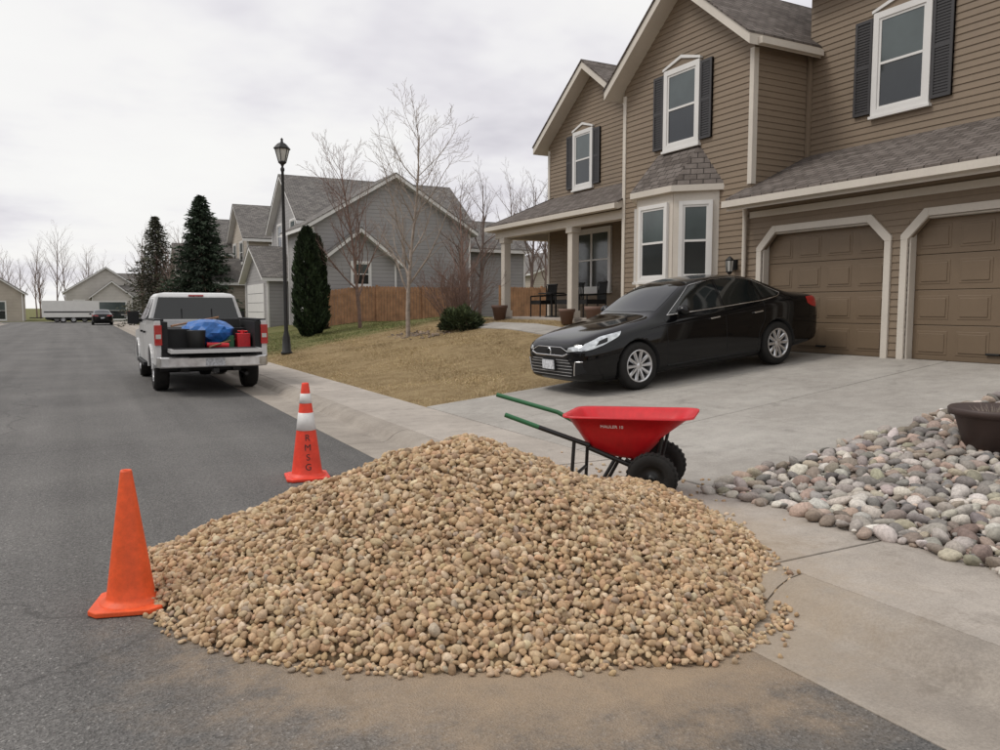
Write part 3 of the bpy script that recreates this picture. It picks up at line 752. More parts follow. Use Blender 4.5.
def tubes(segs,n=4,base=(0,0,0),scale=1,rot=0):
    P=np.array([s[0] for s in segs]);Q=np.array([s[1] for s in segs]);R0=np.array([s[2] for s in segs]);R1=np.array([s[3] for s in segs])
    c,s_=math.cos(rot),math.sin(rot); RM=np.array([[c,-s_,0],[s_,c,0],[0,0,1]])
    P=P@RM.T*scale+base;Q=Q@RM.T*scale+base
    d=Q-P; d/=np.linalg.norm(d,axis=1)[:,None]+1e-9
    ref=np.where(np.abs(d[:,2:3])<.9,np.array([[0,0,1.]]),np.array([[1.,0,0]])); a=np.cross(d,ref); a/=np.linalg.norm(a,axis=1)[:,None]; b=np.cross(d,a)
    vs=[]
    for C,R in ((P,R0),(Q,R1)):
        for i in range(n):
            t=2*math.pi*i/n; vs.append(C+(a*math.cos(t)+b*math.sin(t))*R[:,None])
    v=np.stack(vs,1).reshape(-1,3); N=len(segs); o=(np.arange(N)*2*n)[:,None]
    f=np.concatenate([np.stack([o[:,0]+i,o[:,0]+(i+1)%n,o[:,0]+(i+1)%n+n,o[:,0]+i+n],-1) for i in range(n)])
    return v,f
def place_tree(name,x,y,z,segs,m,n=5,scale=1,rot=0):
    v,f=tubes(segs,n,np.array([0,0,0]),scale,rot); o=rawmesh(name,v,f,m,None,True); o.location=(x,y,z-.03); return o
place_tree('bare_tree',8.45,21.5,gh(8.45,21.5),grow_tree(3,5.9,3,.075,.66,.18,(20,8,5),.75,.58),'bark')
place_tree('bare_tree',9.6,29.5,gh(9.6,29.5),grow_tree(5,6.3,3,.085,.55,.18,(20,8,5),.7,.55),'bark2')
place_tree('bare_tree',14.2,30,gh(12,30),grow_tree(8,5.0,3,.08,.6,.15,(16,6,4),.4,.5),'bark2')
def shrub(seed,n,h):
    R=random.Random(seed); out=[]
    for k in range(n):
        s=grow_tree(seed*100+k,h*R.uniform(.7,1.1),2,.014,.45,.2,(7,4),.3,.5)
        a=R.uniform(0,6.28); ti=R.uniform(.1,.75); Rm=Matrix.Rotation(a,3,'Z')@Matrix.Rotation(ti,3,'Y')
        b=V((R.uniform(-.2,.2),R.uniform(-.2,.2),0))
        out+=[(tuple(Rm@V(p)+b),tuple(Rm@V(q)+b),r,r2) for p,q,r,r2 in s]
    return out
place_tree('bare_shrub',10.3,21.9,gh(10.3,21.9),shrub(4,36,2.0),'bark2',4)
place_tree('bare_shrub',10.9,24.2,gh(10.9,24.2),shrub(6,26,2.0),'bark2',4)
place_tree('bare_shrub',6.6,46,gh(6.6,46),shrub(9,14,2.0),'bark2',4)
T1=[grow_tree(20+i,8.5,3,.13,.5,.22,(13,6,4),.4,.5) for i in range(4)]
vv=[];ff=[];off=0
def addfar(x,y,z,sc,k):
    global off
    v,f=tubes(T1[k%4],3,np.array([x,y,z]),sc,random.uniform(0,6.28)); vv.append(v);ff.append(f+off);off+=len(v)
for (x,y,sc) in [(16.5,34.3,.7),(18.5,37,.8),(21,36,.8),(24,44,.95),(20,31,.65),(27,40,.9),(23,30,.6),(30,52,1.1),(17,27,.5),(22,34,.7),(25,36,.8),(19,29,.5),(28,46,.9),(26,33,.7)]: addfar(x,y,1.1,sc,random.randint(0,3))
for (x,y,sc) in [(8.5,63,.75),(6.8,70,.7),(7.6,66,.8),(6.0,80,.95),(5.8,88,1.0),(5.4,83,.9),(13,92,1.1),(9,93,1.0)]: addfar(x,y,.3,sc,random.randint(0,3))
for i in range(60):
    addfar(random.uniform(-45,40),random.uniform(128,165),0,random.uniform(.9,1.5),i)
for i in range(10): addfar(random.uniform(-16,-9.5),random.uniform(85,112),0,random.uniform(.5,.75),i)
rawmesh('distant_trees',np.concatenate(vv),np.concatenate(ff),'barkfar',None,True)
def leaves(name,pts,dirs,size,cols,parent=None,wf=.35):
    N=len(pts); d=dirs/np.linalg.norm(dirs,axis=1)[:,None]; r_=rng.normal(size=(N,3)); s_=np.cross(d,r_); s_/=np.linalg.norm(s_,axis=1)[:,None]
    a=pts-s_*(size*wf)[:,None]; b=pts+s_*(size*wf)[:,None]; c=pts+d*size[:,None]
    v=np.stack([a,b,c],1).reshape(-1,3)
    return rawmesh(name,v,np.arange(3*N).reshape(-1,3),'leaf',np.repeat(cols,3,axis=0),False,parent)
def spruce(x,y,z,h,r,N,name='spruce_tree',col=(.035,.05,.032)):
    e=empty(name,(x,y,z)); nb=int(h*26); P=[];D=[];C=[]
    segs=[((0,0,0),(0,0,h*.97),.14,.02)]
    for i in range(nb):
        t=(i/nb)**.9; zz=.25+t*(h-.3); a=i*2.4+random.uniform(-.3,.3); L=r*(1-t)**.75*random.uniform(.6,1.2)+.08
        m=max(6,int(N/nb*(L/r+.3))); s=rng.uniform(.15,1,m)
        dx=np.array([math.cos(a),math.sin(a),0]); px=dx[None]*(s*L)[:,None]; pz=zz-s*L*.28+.12*(s**2)*L
        sp=rng.normal(size=(m,3))*np.array([.16,.16,.07])*(L*.5+.15)
        P.append(px+np.array([0,0,1])*pz[:,None]+sp); D.append(dx[None]+rng.normal(size=(m,3))*.5-np.array([0,0,.25]))
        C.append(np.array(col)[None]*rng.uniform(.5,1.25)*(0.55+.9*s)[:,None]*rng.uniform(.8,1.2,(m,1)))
        segs.append(((0,0,zz),tuple(dx*L*.9+np.array([0,0,zz-L*.2])),.02,.006))
    P=np.concatenate(P);D=np.concatenate(D);C=np.concatenate(C)
    leaves('foliage',P,D,rng.uniform(.12,.30,len(P)),C,e,.22)
    v,f=tubes(segs,5); rawmesh('trunk',v,f,'bark2',None,True,e)
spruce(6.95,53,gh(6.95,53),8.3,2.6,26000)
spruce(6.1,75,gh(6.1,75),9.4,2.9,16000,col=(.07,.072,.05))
def columnar(x,y,z,h,r,N):
    e=empty('arborvitae',(x,y,z)); t=rng.uniform(0,1,N); a=rng.uniform(0,6.28,N)
    rad=r*np.clip(np.minimum(1,(t+.05)*6),0,1)*(1-t**4)**.6*(1+.12*np.sin(a*5+t*9)+.1*np.sin(a*3-t*23))*rng.uniform(.72,1.04,N)
    P=np.stack([np.cos(a)*rad,np.sin(a)*rad,t*h],-1); D=np.stack([np.cos(a)*.5,np.sin(a)*.5,np.ones(N)],-1)+rng.normal(size=(N,3))*.25
    clump=.75+.45*np.sin(a*6+t*31)*np.sin(t*22+a*2)
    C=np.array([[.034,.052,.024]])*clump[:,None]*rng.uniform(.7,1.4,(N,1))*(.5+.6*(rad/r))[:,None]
    leaves('foliage',P,D,rng.uniform(.08,.18,N),C,e,.3)
    v,f=tubes([((0,0,-.05),(0,0,h*.8),.08,.02)],6); rawmesh('trunk',v,f,'bark2',None,True,e)
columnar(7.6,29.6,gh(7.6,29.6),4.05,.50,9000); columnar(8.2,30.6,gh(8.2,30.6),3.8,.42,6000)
def lowbush(name,x,y,r,h,col,N=4000):
    e=empty(name,(x,y,gh(x,y))); u=rng.normal(size=(N,3)); u/=np.linalg.norm(u,axis=1)[:,None]; u[:,2]=np.abs(u[:,2])
    q=rng.uniform(.5,1,N)**.5*(1+.2*np.sin(u[:,0]*7)*np.cos(u[:,1]*6)); P=u*q[:,None]*np.array([r,r,h])
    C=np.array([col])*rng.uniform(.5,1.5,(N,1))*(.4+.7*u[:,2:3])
    leaves('foliage',P,u+rng.normal(size=(N,3))*.6+np.array([0,0,.5]),rng.uniform(.06,.14,N),C,e,.25)
    v,f=tubes([((0,0,-.05),(math.cos(k)*r*.5,math.sin(k)*r*.5,h*.6),.02,.008) for k in range(7)],5); rawmesh('stems',v,f,'bark2',None,True,e)
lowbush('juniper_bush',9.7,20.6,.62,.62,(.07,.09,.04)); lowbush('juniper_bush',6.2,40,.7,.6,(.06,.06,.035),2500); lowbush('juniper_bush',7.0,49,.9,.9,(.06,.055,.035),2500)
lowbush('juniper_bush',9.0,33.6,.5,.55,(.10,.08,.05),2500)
# ------------------------------------------------------------------ street lamp
sx_,sy_=5.42,23.7; e=empty('street_lamp',(sx_,sy_,gh(sx_,sy_))); c=MB()
c.lathe([(0,0),(.17,0),(.17,.06),(.13,.1),(.11,.5),(.075,.62),(.06,.7),(.055,3),(.04,5.35),(.06,5.4),(.06,5.45),(.03,5.5),(.05,5.56),(.12,5.62),(.12,5.65),(0,5.65)],'blackm',20)
c.obj('pole',e)
c=MB(); c.lathe([(.11,5.66),(.20,6.0)],'lampg',6,None,False)
c.obj('lantern_glass',e,fix=False)
c=MB(); c.lathe([(.24,6.0),(.25,6.03),(.13,6.16),(.05,6.2),(.03,6.26),(.045,6.29),(0,6.34)],'blackm',6,None,False); c.lathe([(0,6.0),(.24,6.0)],'blackm',6,None,False)
for k in range(6):
    a=k*math.pi/3; c.tube((.115*math.cos(a),.115*math.sin(a),5.65),(.208*math.cos(a),.208*math.sin(a),6.0),.012,.012,'blackm',5)
c.obj('lantern_cap',e)
# ------------------------------------------------------------------ cones
def cone(x,y,rot,h,rb,rt,bw,m,collars=(),text=None):
    e=empty('traffic_cone',(x,y,0.004),(0,0,rot)); c=MB(); q=bw/2; k=.05
    poly=[(q-k,-q),(q,-q+k),(q,q-k),(q-k,q),(-q+k,q),(-q,q-k),(-q,-q+k),(-q+k,-q)]
    c.prism([(a,b,0) for a,b in poly],(0,0,.028),m); c.obj('base',e,bevel=.006)
    c=MB(); pr=[(rb+.035,.028),(rb+.03,.036),(rb+.008,.045),(rb,.06)]
    for i in range(1,9): t=i/8; pr.append((rb+(rt-rb)*t,.06+(h-.07)*t))
    pr+=[(rt*.9,h),(rt*.6,h-.004),(rt*.55,h-.05)]
    c.lathe(pr,m,40)
    rad=lambda z: rb+(rt-rb)*(z-.06)/(h-.07)
    for a,b in collars: c.lathe([(rad(a*h)+.0005,a*h-.001),(rad(a*h)+.003,a*h),(rad(b*h)+.003,b*h),(rad(b*h)+.0005,b*h+.001)],'reflect',40)
    c.obj('cone_body',e)
    if text:
        for i,ch in enumerate(text):
            cu=bpy.data.curves.new('t','FONT'); cu.body=ch; cu.size=.085; cu.align_x='CENTER'; cu.align_y='CENTER'
            to=bpy.data.objects.new('t',cu); scene.collection.objects.link(to); bpy.context.view_layer.update()
            me=bpy.data.meshes.new_from_object(to.evaluated_get(bpy.context.evaluated_depsgraph_get())); bpy.data.objects.remove(to)
            zc=h*(.435-.10*i)
            for v in me.vertices:
                z=zc+v.co.y; rr_=rad(z)+.003; a=v.co.x/rr_-math.pi/2; v.co=(rr_*math.cos(a),rr_*math.sin(a),z)
            me.materials.clear(); me.materials.append(M['ink'])
            lo=bpy.data.objects.new('letter',me); scene.collection.objects.link(lo); lo.parent=e
cx,cy=W(-2.02,4.18); cone(cx,cy,-YAW+.22,.745,.122,.030,.37,'orange')
cx,cy=W(-1.845,7.40); cone(cx,cy,-YAW+.35,.91,.142,.033,.40,'orange2',((.51,.69),(.79,.89)),'RMSG')
# ------------------------------------------------------------------ wheels
def wheel(mb,x,y,z,r,wd,side,rimr,spokes=10,rim='alloy'):
    T=Matrix.Translation((x,y,z))@Matrix.Rotation(-math.pi/2*side,4,'X')
    h=wd/2
    mb.lathe([(rimr,-h*.9),(rimr+.02,-h),(r-.03,-h),(r-.008,-h*.75),(r,-h*.5),(r,h*.5),(r-.008,h*.75),(r-.03,h),(rimr+.02,h),(rimr,h*.9)],'rubber',44,T)
    mb.lathe([(rimr+.004,h*.93),(rimr-.008,h*.98),(rimr-.02,h*.8),(rimr-.03,0),(rimr-.03,-h*.9)],rim,44,T)
    mb.lathe([(0,h*.05),(rimr-.02,h*.05)],'plast',30,T)
    mb.lathe([(0,h*.82),(.03,h*.82),(.055,h*.7),(.065,h*.5),(.06,h*.1)],rim,24,T)
    for k in range(spokes):
        a=2*math.pi*k/spokes; R=T@Matrix.Rotation(a,4,'Z'); wi=.030 if spokes>6 else .05
        mb.add([(.04,-wi*.6,h*.55),(rimr-.01,-wi,h*.70),(rimr-.01,wi,h*.70),(.04,wi*.6,h*.55),(.04,-wi*.5,h*.78),(rimr-.012,-wi*.45,h*.90),(rimr-.012,wi*.45,h*.90),(.04,wi*.5,h*.78)],
          [(0,1,5,4),(3,7,6,2),(4,5,6,7),(1,2,6,5)],rim,False,R)
def resample(poly,n,closed=True):
    pts=[V((*p,0)) if len(p)==2 else V(p) for p in poly]
    if closed: pts=pts+[pts[0]]
    L=[0]
    for a,b in zip(pts[:-1],pts[1:]): L.append(L[-1]+(b-a).length)
    out=[]
    for k in range(n):
        s=L[-1]*k/(n if closed else n-1); i=0
        while i<len(L)-2 and L[i+1]<s: i+=1
        t=(s-L[i])/max(1e-9,L[i+1]-L[i]); out.append(pts[i].lerp(pts[i+1],min(t,1)))
    return out
def proj(bvh,a,b,axis,sgn,off):
    if axis=='y': o=V((a,3*sgn,b)); dd=V((0,-sgn,0))
    elif axis=='x': o=V((3,a,b)); dd=V((-sgn,0,0)); o.x=(9 if sgn>0 else -3)
    else: o=V((a,b,5)); dd=V((0,0,-1))
    hit,n,_,_=bvh.ray_cast(o,dd)
    if hit is None: return None
    if n.dot(dd)>0: n=-n
    return hit+n*off
def patch(mb,bvh,poly,axis,sgn,m,off=.004,n=40,K=6):
    ol=resample(poly,n); c=sum(ol,V((0,0,0)))/n
    cen=proj(bvh,c.x,c.y,axis,sgn,off)
    if cen is None: return
    vs=[cen]
    for k in range(1,K+1):
        for p_ in ol:
            q=c+(p_-c)*k/K; h=proj(bvh,q.x,q.y,axis,sgn,off)
            if h is None: h=vs[-n] if len(vs)>n else cen
            vs.append(h)
    fs=[(0,1+i,1+(i+1)%n) for i in range(n)]
    for k in range(K-1):
        for i in range(n): fs.append((1+k*n+i,1+(k+1)*n+i,1+(k+1)*n+(i+1)%n,1+k*n+(i+1)%n))
    mb.add(vs,fs,m,True)
def ppath(mb,bvh,poly,axis,sgn,r,m,off=.002,n=24,closed=False):
    pts=[proj(bvh,q.x,q.y,axis,sgn,off) for q in resample(poly,n,closed)]
    pts=[p_ for p_ in pts if p_ is not None]
    if closed: pts.append(pts[0])
    if len(pts)>1: mb.path(pts,r,m,6)
def shell(st,ringf):
    vs=[];rings=[]
    for s_ in st:
        half=ringf(*s_); x=s_[0]
        ring=[(x,y,z) for y,z in half]+[(x,-y,z) for y,z in half[-2:0:-1]]
        rings.append(len(vs)); vs+=ring; n=len(ring)
    fs=[]
    for a,b in zip(rings[:-1],rings[1:]):
        for i in range(n): fs.append((a+i,a+(i+1)%n,b+(i+1)%n,b+i))
    fs.append(tuple(range(n))); fs.append(tuple(rings[-1]+i for i in range(n))[::-1])
    return vs,fs
def subsurfed(vs,fs,paint,cuts,name,lv=3):
    mb=MB(); mb.add(vs,fs,paint,True); o=mb.obj(name)
    s=o.modifiers.new('s','SUBSURF'); s.levels=lv; s.render_levels=lv
    dg=bpy.context.evaluated_depsgraph_get(); me=bpy.data.meshes.new_from_object(o.evaluated_get(dg))
    bm=bmesh.new(); bm.from_mesh(me); bvh=BVHTree.FromBMesh(bm); bm.free()
    cm=MB()
    for (x,y0,y1,z,r_) in cuts:
        cm.lathe([(0,0),(r_,0),(r_,y1-y0),(0,y1-y0)],'plast',48,Matrix.Translation((x,y0,z))@Matrix.Rotation(-math.pi/2,4,'X'))
    co=cm.obj('cutter'); 
    bm=bmesh.new(); bm.from_mesh(co.data); bmesh.ops.remove_doubles(bm,verts=bm.verts,dist=1e-5); bmesh.ops.recalc_face_normals(bm,faces=bm.faces); bm.to_mesh(co.data); bm.free()
    b=o.modifiers.new('b','BOOLEAN'); b.operation='DIFFERENCE'; b.object=co; b.solver='EXACT'
    try: b.material_mode='TRANSFER'
    except Exception: pass
    dg=bpy.context.evaluated_depsgraph_get(); me2=bpy.data.meshes.new_from_object(o.evaluated_get(dg))
    o.modifiers.clear(); o.data=me2; bpy.data.objects.remove(co)
    return o,bvh
# ------------------------------------------------------------------ black sedan
def sedan(name,loc,rot,paint='paintb'):
    e=empty(name,loc,rot)
    st=[(0.0,.54,.28,.56,.44,.64,.66),(.03,.68,.22,.62,.56,.70,.725),(.13,.81,.18,.69,.64,.76,.785),(.35,.87,.17,.75,.68,.82,.85),(.7,.90,.17,.82,.72,.88,.915),(1.05,.91,.17,.87,.74,.93,.97),(1.30,.912,.17,.905,.76,.965,1.005),(1.42,.912,.17,.915,.765,.99,1.04),
        (1.78,.912,.17,.935,.71,1.19,1.25),(2.12,.912,.17,.95,.64,1.365,1.42),(2.52,.912,.17,.965,.62,1.43,1.482),(3.05,.912,.17,.98,.61,1.43,1.487),(3.5,.912,.17,1.0,.595,1.375,1.435),(3.9,.907,.18,1.015,.63,1.225,1.285),(4.22,.897,.20,1.025,.70,1.08,1.13),
        (4.5,.882,.23,1.025,.70,1.055,1.095),(4.72,.85,.25,1.01,.66,1.04,1.07),(4.82,.79,.28,.95,.60,.98,1.01),(4.86,.70,.36,.85,.5,.88,.89)]
    def ring(x,w_,zb,zs,wt,ze,zc):
        return [(0,zb),(.72*w_,zb),(.93*w_,zb+.03),(.975*w_,zb+.13),(w_*.995,zb+.45*(zs-zb)),(1.0*w_,zb+.70*(zs-zb)),(.982*w_,zs-.045),(.935*w_,zs-.003),(wt+(.935*w_-wt)*.12,ze-.012),(wt*.9,ze+.4*(zc-ze)),(.5*wt,zc-.12*(zc-ze)),(0,zc)]
    vs,fs=shell(st,ring)
    WX=(.97,3.77); wr=.335
    cuts=[(x,s_,s_+.5,wr+.0,wr+.042) for x in WX for s_ in (.66,-1.16)]
    body,bvh=subsurfed(vs,fs,paint,cuts,'body',3); body.parent=e
    d_=MB()
    for sg in (-1,1):
        patch(d_,bvh,[(1.64,1.0),(1.92,1.19),(2.20,1.345),(2.64,1.395),(2.64,1.015)],'y',sg,'carglass')
        patch(d_,bvh,[(2.70,1.015),(2.70,1.398),(3.1,1.394),(3.42,1.34),(3.5,1.05),(3.46,1.035)],'y',sg,'carglass')
        patch(d_,bvh,[(3.54,1.055),(3.48,1.32),(3.7,1.245),(3.93,1.115),(3.86,1.065)],'y',sg,'carglass')
        ppath(d_,bvh,[(1.58,.980),(2.64,.998),(3.5,1.02),(3.9,1.055),(3.98,1.10)],'y',sg,.009,'chrome',n=40)
        ppath(d_,bvh,[(1.60,.985),(2.18,1.362),(2.66,1.415),(3.12,1.412),(3.52,1.335),(3.98,1.105)],'y',sg,.005,'chrome',n=40)
        for xx,zz0,zz1 in ((1.50,.30,.95),(2.67,.26,1.39)): ppath(d_,bvh,[(xx,zz0),(xx+.015,zz1)],'y',sg,.0035,'plast',off=.0,n=14)
        ppath(d_,bvh,[(3.52,1.02),(3.50,.75),(3.36,.55),(3.33,.30)],'y',sg,.0035,'plast',off=0,n=14)
        ppath(d_,bvh,[(1.5,.275),(3.3,.275)],'y',sg,.012,'plast',off=0,n=20)
        ppath(d_,bvh,[(1.3,.83),(3.9,.92)],'y',sg,.006,paint,off=0,n=30)
        for hx in (2.36,3.26):
            h0=proj(bvh,hx,.855,'y',sg,.03); h1=proj(bvh,hx+.17,.865,'y',sg,.03); d_.tube(h0,h1,.013,.013,'chrome',8)
            d_.tube(proj(bvh,hx,.855,'y',sg,0),h0,.012,.012,'chrome',6); d_.tube(proj(bvh,hx+.17,.865,'y',sg,0),h1,.012,.012,'chrome',6)
        hl=[(.06,.63),(.16,.72),(.42,.80),(.76,.845),(.66,.775),(.40,.69),(.18,.635)]
        patch(d_,bvh,hl,'y',sg,'head',off=.006)
        ppath(d_,bvh,hl,'y',sg,.006,'plast',closed=True,n=30)
        patch(d_,bvh,[(.28,.69),(.36,.745),(.5,.78),(.46,.725)],'y',sg,'plast',off=.009)
        patch(d_,bvh,[(sg*.46,.62),(sg*.50,.68),(sg*.68,.71),(sg*.74,.68),(sg*.72,.64)],'x',-1,'head',off=.006)
        patch(d_,bvh,[(4.5,.89),(4.48,.99),(4.74,.995),(4.80,.89),(4.72,.81),(4.6,.84)],'y',sg,'redl',off=.006)
        patch(d_,bvh,[(sg*.35,.83),(sg*.38,.93),(sg*.68,.94),(sg*.70,.85)],'x',1,'redl',off=.006)
        patch(d_,bvh,[(sg*.60,.30),(sg*.64,.48),(sg*.74,.48),(sg*.77,.34)],'x',-1,'plast',off=.005)
        ppath(d_,bvh,[(sg*.60,.30),(sg*.64,.49),(sg*.75,.49)],'x',-1,.009,'chrome')
        T=Matrix.Translation((1.76,sg*.985,1.035))@Matrix.Diagonal((.085,.115,.075,1))
        d_.add(ICO3[0],ICO3[1],paint,True,T); d_.box((1.73,min(sg*.85,sg*.95),1.0),(1.80,max(sg*.85,sg*.95),1.025),'plast')
    patch(d_,bvh,[(1.48,-.68),(1.42,-.35),(1.41,0),(1.42,.35),(1.48,.68),(1.78,.63),(2.07,.555),(2.10,0),(2.07,-.555),(1.78,-.63)],'z',1,'carglass',n=60,K=10)
    patch(d_,bvh,[(3.58,-.51),(3.55,0),(3.58,.51),(3.9,.55),(4.12,.59),(4.18,0),(4.12,-.59),(3.9,-.55)],'z',1,'carglass',n=60,K=10)
    patch(d_,bvh,[(-.46,.61),(-.32,.675),(.32,.675),(.46,.61),(.38,.575),(-.38,.575)],'x',-1,'plast',off=.006)
    patch(d_,bvh,[(-.54,.26),(-.60,.42),(-.48,.53),(.48,.53),(.60,.42),(.54,.26)],'x',-1,'plast',off=.006)
    for zz,hw in ((.29,.54),(.335,.56),(.38,.58),(.425,.57),(.47,.54),(.505,.5)): ppath(d_,bvh,[(-hw,zz),(hw,zz)],'x',-1,.0045,'chromed',off=.005)
    ppath(d_,bvh,[(-.50,.60),(-.38,.565),(.38,.565),(.50,.60)],'x',-1,.013,'chrome',off=.008)
    ppath(d_,bvh,[(-.48,.63),(-.32,.68),(.32,.68),(.48,.63)],'x',-1,.006,'chrome',off=.006)
    T=Matrix.Translation((-.005,0,.62))@Matrix.Rotation(math.pi/2,4,'Y'); d_.lathe([(.05,-.01),(.062,0),(.05,.012)],'chrome',24,T)
    d_.box((-.045,-.16,.37),(-.02,.16,.50),'plate'); d_.box((-.03,-.17,.36),(.1,.17,.51),'plast')
    d_.box((4.83,-.16,.62),(4.88,.16,.74),'plate')
    d_.obj('body_details',e,fix=False)
    w_=MB()
    for x in WX:
        for sg in (-1,1): wheel(w_,x,sg*.80,wr,wr,.215,sg,.225,10)
    w_.box((.5,-.65,.16),(4.3,.65,.32),'plast')
    w_.obj('wheels',e)
    return e
ang=math.atan(.0985)
car=sedan('parked_sedan',(6.34,10.16,dz(6.34)+.006),(0,-ang,0)); car.scale=(1.025,1.0,1.065)
# ------------------------------------------------------------------ pickup
def pickup(name,loc,rot):
    e=empty(name,loc,rot); P='paintw'
    b=MB(); wr=.41; WX=(1.15,4.85)
    def sidepanel(x0,x1,zb,zt,wx,ya,yb,z2=None):
        z2=z2 or zt
        pts=[(x0,zb+.06),(x0+.05,zb)]
        R_=wr+.09
        pts+=[(wx-R_,zb)]+[(wx-R_*math.cos(a),wr+R_*math.sin(a)) for a in np.linspace(.12,math.pi-.12,15)]+[(wx+R_,zb)]
        pts+=[(x1,zb),(x1,z2),(x0,zt)]
        b.prism([(x,ya,z) for x,z in pts],(0,yb-ya,0),P)
    for sg in (-1,1):
        ya,yb=sorted((sg*.90,sg*1.0))
        sidepanel(0.02,2.12,.55,1.38,WX[0],ya,yb,1.38)
        for wx in WX:
            pts=[(wx-(wr+.075)*math.cos(a),sg*1.005,wr+(wr+.075)*math.sin(a)) for a in np.linspace(.1,math.pi-.1,16)]
            b.path(pts,.028,P,8)
        b.box((0.1,min(sg*.84,sg*1.0),1.37),(2.12,max(sg*.84,sg*1.0),1.41),'plast')
        sidepanel(4.2,5.72,.55,1.16,WX[1],ya,yb,1.08)
        b.prism([(2.16,ya,.5),(4.22,ya,.5),(4.22,ya,1.26),(2.16,ya,1.30)],(0,yb-ya,0),P)
        b.box((2.2,min(sg*1.0,sg*1.07),.42),(4.2,max(sg*1.0,sg*1.07),.50),'plast')
    b.box((.05,-.9,.78),(2.12,.9,.84),'plast')
    b.box((2.04,-.9,.8),(2.12,.9,1.38),P)
    b.box((2.17,-.9,.45),(4.2,.9,1.2),'plast')
    b.prism([(4.2,-.92,.5),(5.72,-.92,.5),(5.80,-.92,.7),(5.78,-.92,1.10),(5.6,-.92,1.17),(4.2,-.92,1.27)],(0,1.84,0),P)
    b.obj('body',e,bevel=.03,seg=3)
    c=MB()
    lv=[(1.26,2.17,4.42,.985),(1.32,2.18,4.32,.965),(1.86,2.26,3.52,.80),(1.92,2.34,3.38,.74),(1.945,2.55,3.22,.6)]
    vs=[]
    for z,x0,x1,y in lv: vs+=[(x0,-y,z),(x1,-y,z),(x1,y,z),(x0,y,z)]
    fs=[(4*k+i,4*k+(i+1)%4,4*k+4+(i+1)%4,4*k+4+i) for k in range(len(lv)-1) for i in range(4)]+[(16,17,18,19),(3,2,1,0)]
    c.add(vs,fs,P,False); c.obj('cab',e,bevel=.035,seg=3)
    g_=MB()
    def q(pts,off,m): g_.prism(pts,off,m)
    rx=lambda z:2.18+(z-1.32)*.08/.54; sy=lambda z:.965-(z-1.32)*.165/.54; fx=lambda z:4.32-(z-1.32)*.80/.54
    za,zb=1.33,1.84
    q([(rx(za)-.012,-.87,za),(rx(za)-.012,.87,za),(rx(zb)-.012,.74,zb),(rx(zb)-.012,-.74,zb)],(.01,0,0),'carglass')
    q([(fx(za)+.012,-.84,za),(fx(za)+.012,.84,za),(fx(zb)+.012,.70,zb),(fx(zb)+.012,-.70,zb)],(-.01,0,0),'carglass')
    for y in (-.30,.30): g_.box((2.165,y-.008,1.34),(2.20,y+.008,1.6),'plast')
    for sg in (-1,1):
        for x0,x1,x2,x3 in ((2.35,3.0,3.0,2.42),(3.1,fx(za)-.15,fx(zb)-.12,3.1)):
            q([(x0,sg*(sy(za)+.012),za+.04),(x1,sg*(sy(za)+.012),za+.04),(x2,sg*(sy(zb)+.012),zb-.03),(x3,sg*(sy(zb)+.012),zb-.03)],(0,-sg*.01,0),'carglass')
        g_.box((3.75,min(sg*1.03,sg*1.26),1.26),(3.86,max(sg*1.03,sg*1.26),1.54),'plast'); g_.box((3.78,min(sg*.95,sg*1.1),1.30),(3.84,max(sg*.95,sg*1.1),1.38),'plast')
        for hx in (2.35,3.2): g_.box((hx,min(sg*1.0,sg*1.04),1.10),(hx+.2,max(sg*1.0,sg*1.04),1.14),'plast')
        for hx in (3.06,4.18): g_.box((hx,min(sg*.99,sg*1.002),.52),(hx+.012,max(sg*.99,sg*1.002),1.26),'plast')
        g_.box((-.012,min(sg*.885,sg*1.012),.93),(.13,max(sg*.885,sg*1.012),1.30),'redl')
        g_.box((-.016,min(sg*.90,sg*.99),1.05),(-.01,max(sg*.90,sg*.99),1.13),'lampg')
        g_.box((5.68,min(sg*.65,sg*.96),.82),(5.79,max(sg*.65,sg*.96),1.05),'head')
        g_.box((.05,min(sg*.78,sg*.90),.84),(2.05,max(sg*.78,sg*.90),1.36),'plast')
    g_.box((5.76,-.6,.72),(5.83,.6,1.06),'chrome'); 
    g_.box((2.24,-.15,1.865),(2.30,.15,1.895),'redl')
    g_.obj('lamps_and_glass',e,bevel=.008)
    t_=MB()
    t_.box((-.56,-.80,.80),(-.01,.80,.87),P); t_.box((-.54,-.74,.868),(-.02,.74,.875),'plast')
    t_.obj('tailgate',e,bevel=.015)
    k=MB()
    pts=[(-.20,-.95),(-.24,-.8),(-.26,-.35),(-.26,.35),(-.24,.8),(-.20,.95),(-.02,1.0),(0,.9),(0,-.9),(-.02,-1.0)]
    k.prism([(x,y,.52) for x,y in pts],(0,0,.20),'chromed'); 
    k.obj('rear_bumper',e,bevel=.025,seg=3)
    k=MB(); k.box((-.275,-.17,.55),(-.255,.17,.69),'plate'); k.box((-.28,-.45,.70),(-.03,.45,.728),'plast'); k.box((-.34,-.05,.42),(-.1,.05,.5),'blackm')
    k.prism([(5.75,-.98,.5),(5.92,-.8,.5),(5.95,0,.5),(5.92,.8,.5),(5.75,.98,.5)],(0,0,.2),'chromed')
    k.box((.3,-.55,.40),(5.5,-.40,.55),'blackm'); k.box((.3,.40,.40),(5.5,.55,.55),'blackm'); k.tube((WX[0],-.8,wr),(WX[0],.8,wr),.07,.07,'blackm',10); k.lathe([(0,-.14),(.1,-.12),(.16,0),(.1,.12),(0,.14)],'blackm',16,Matrix.Translation((WX[0],0,wr)))
    k.box((.0,.35,.62),(.02,.9,.80),'plast'); k.box((.0,-.9,.5),(.02,.9,.80),'plast')
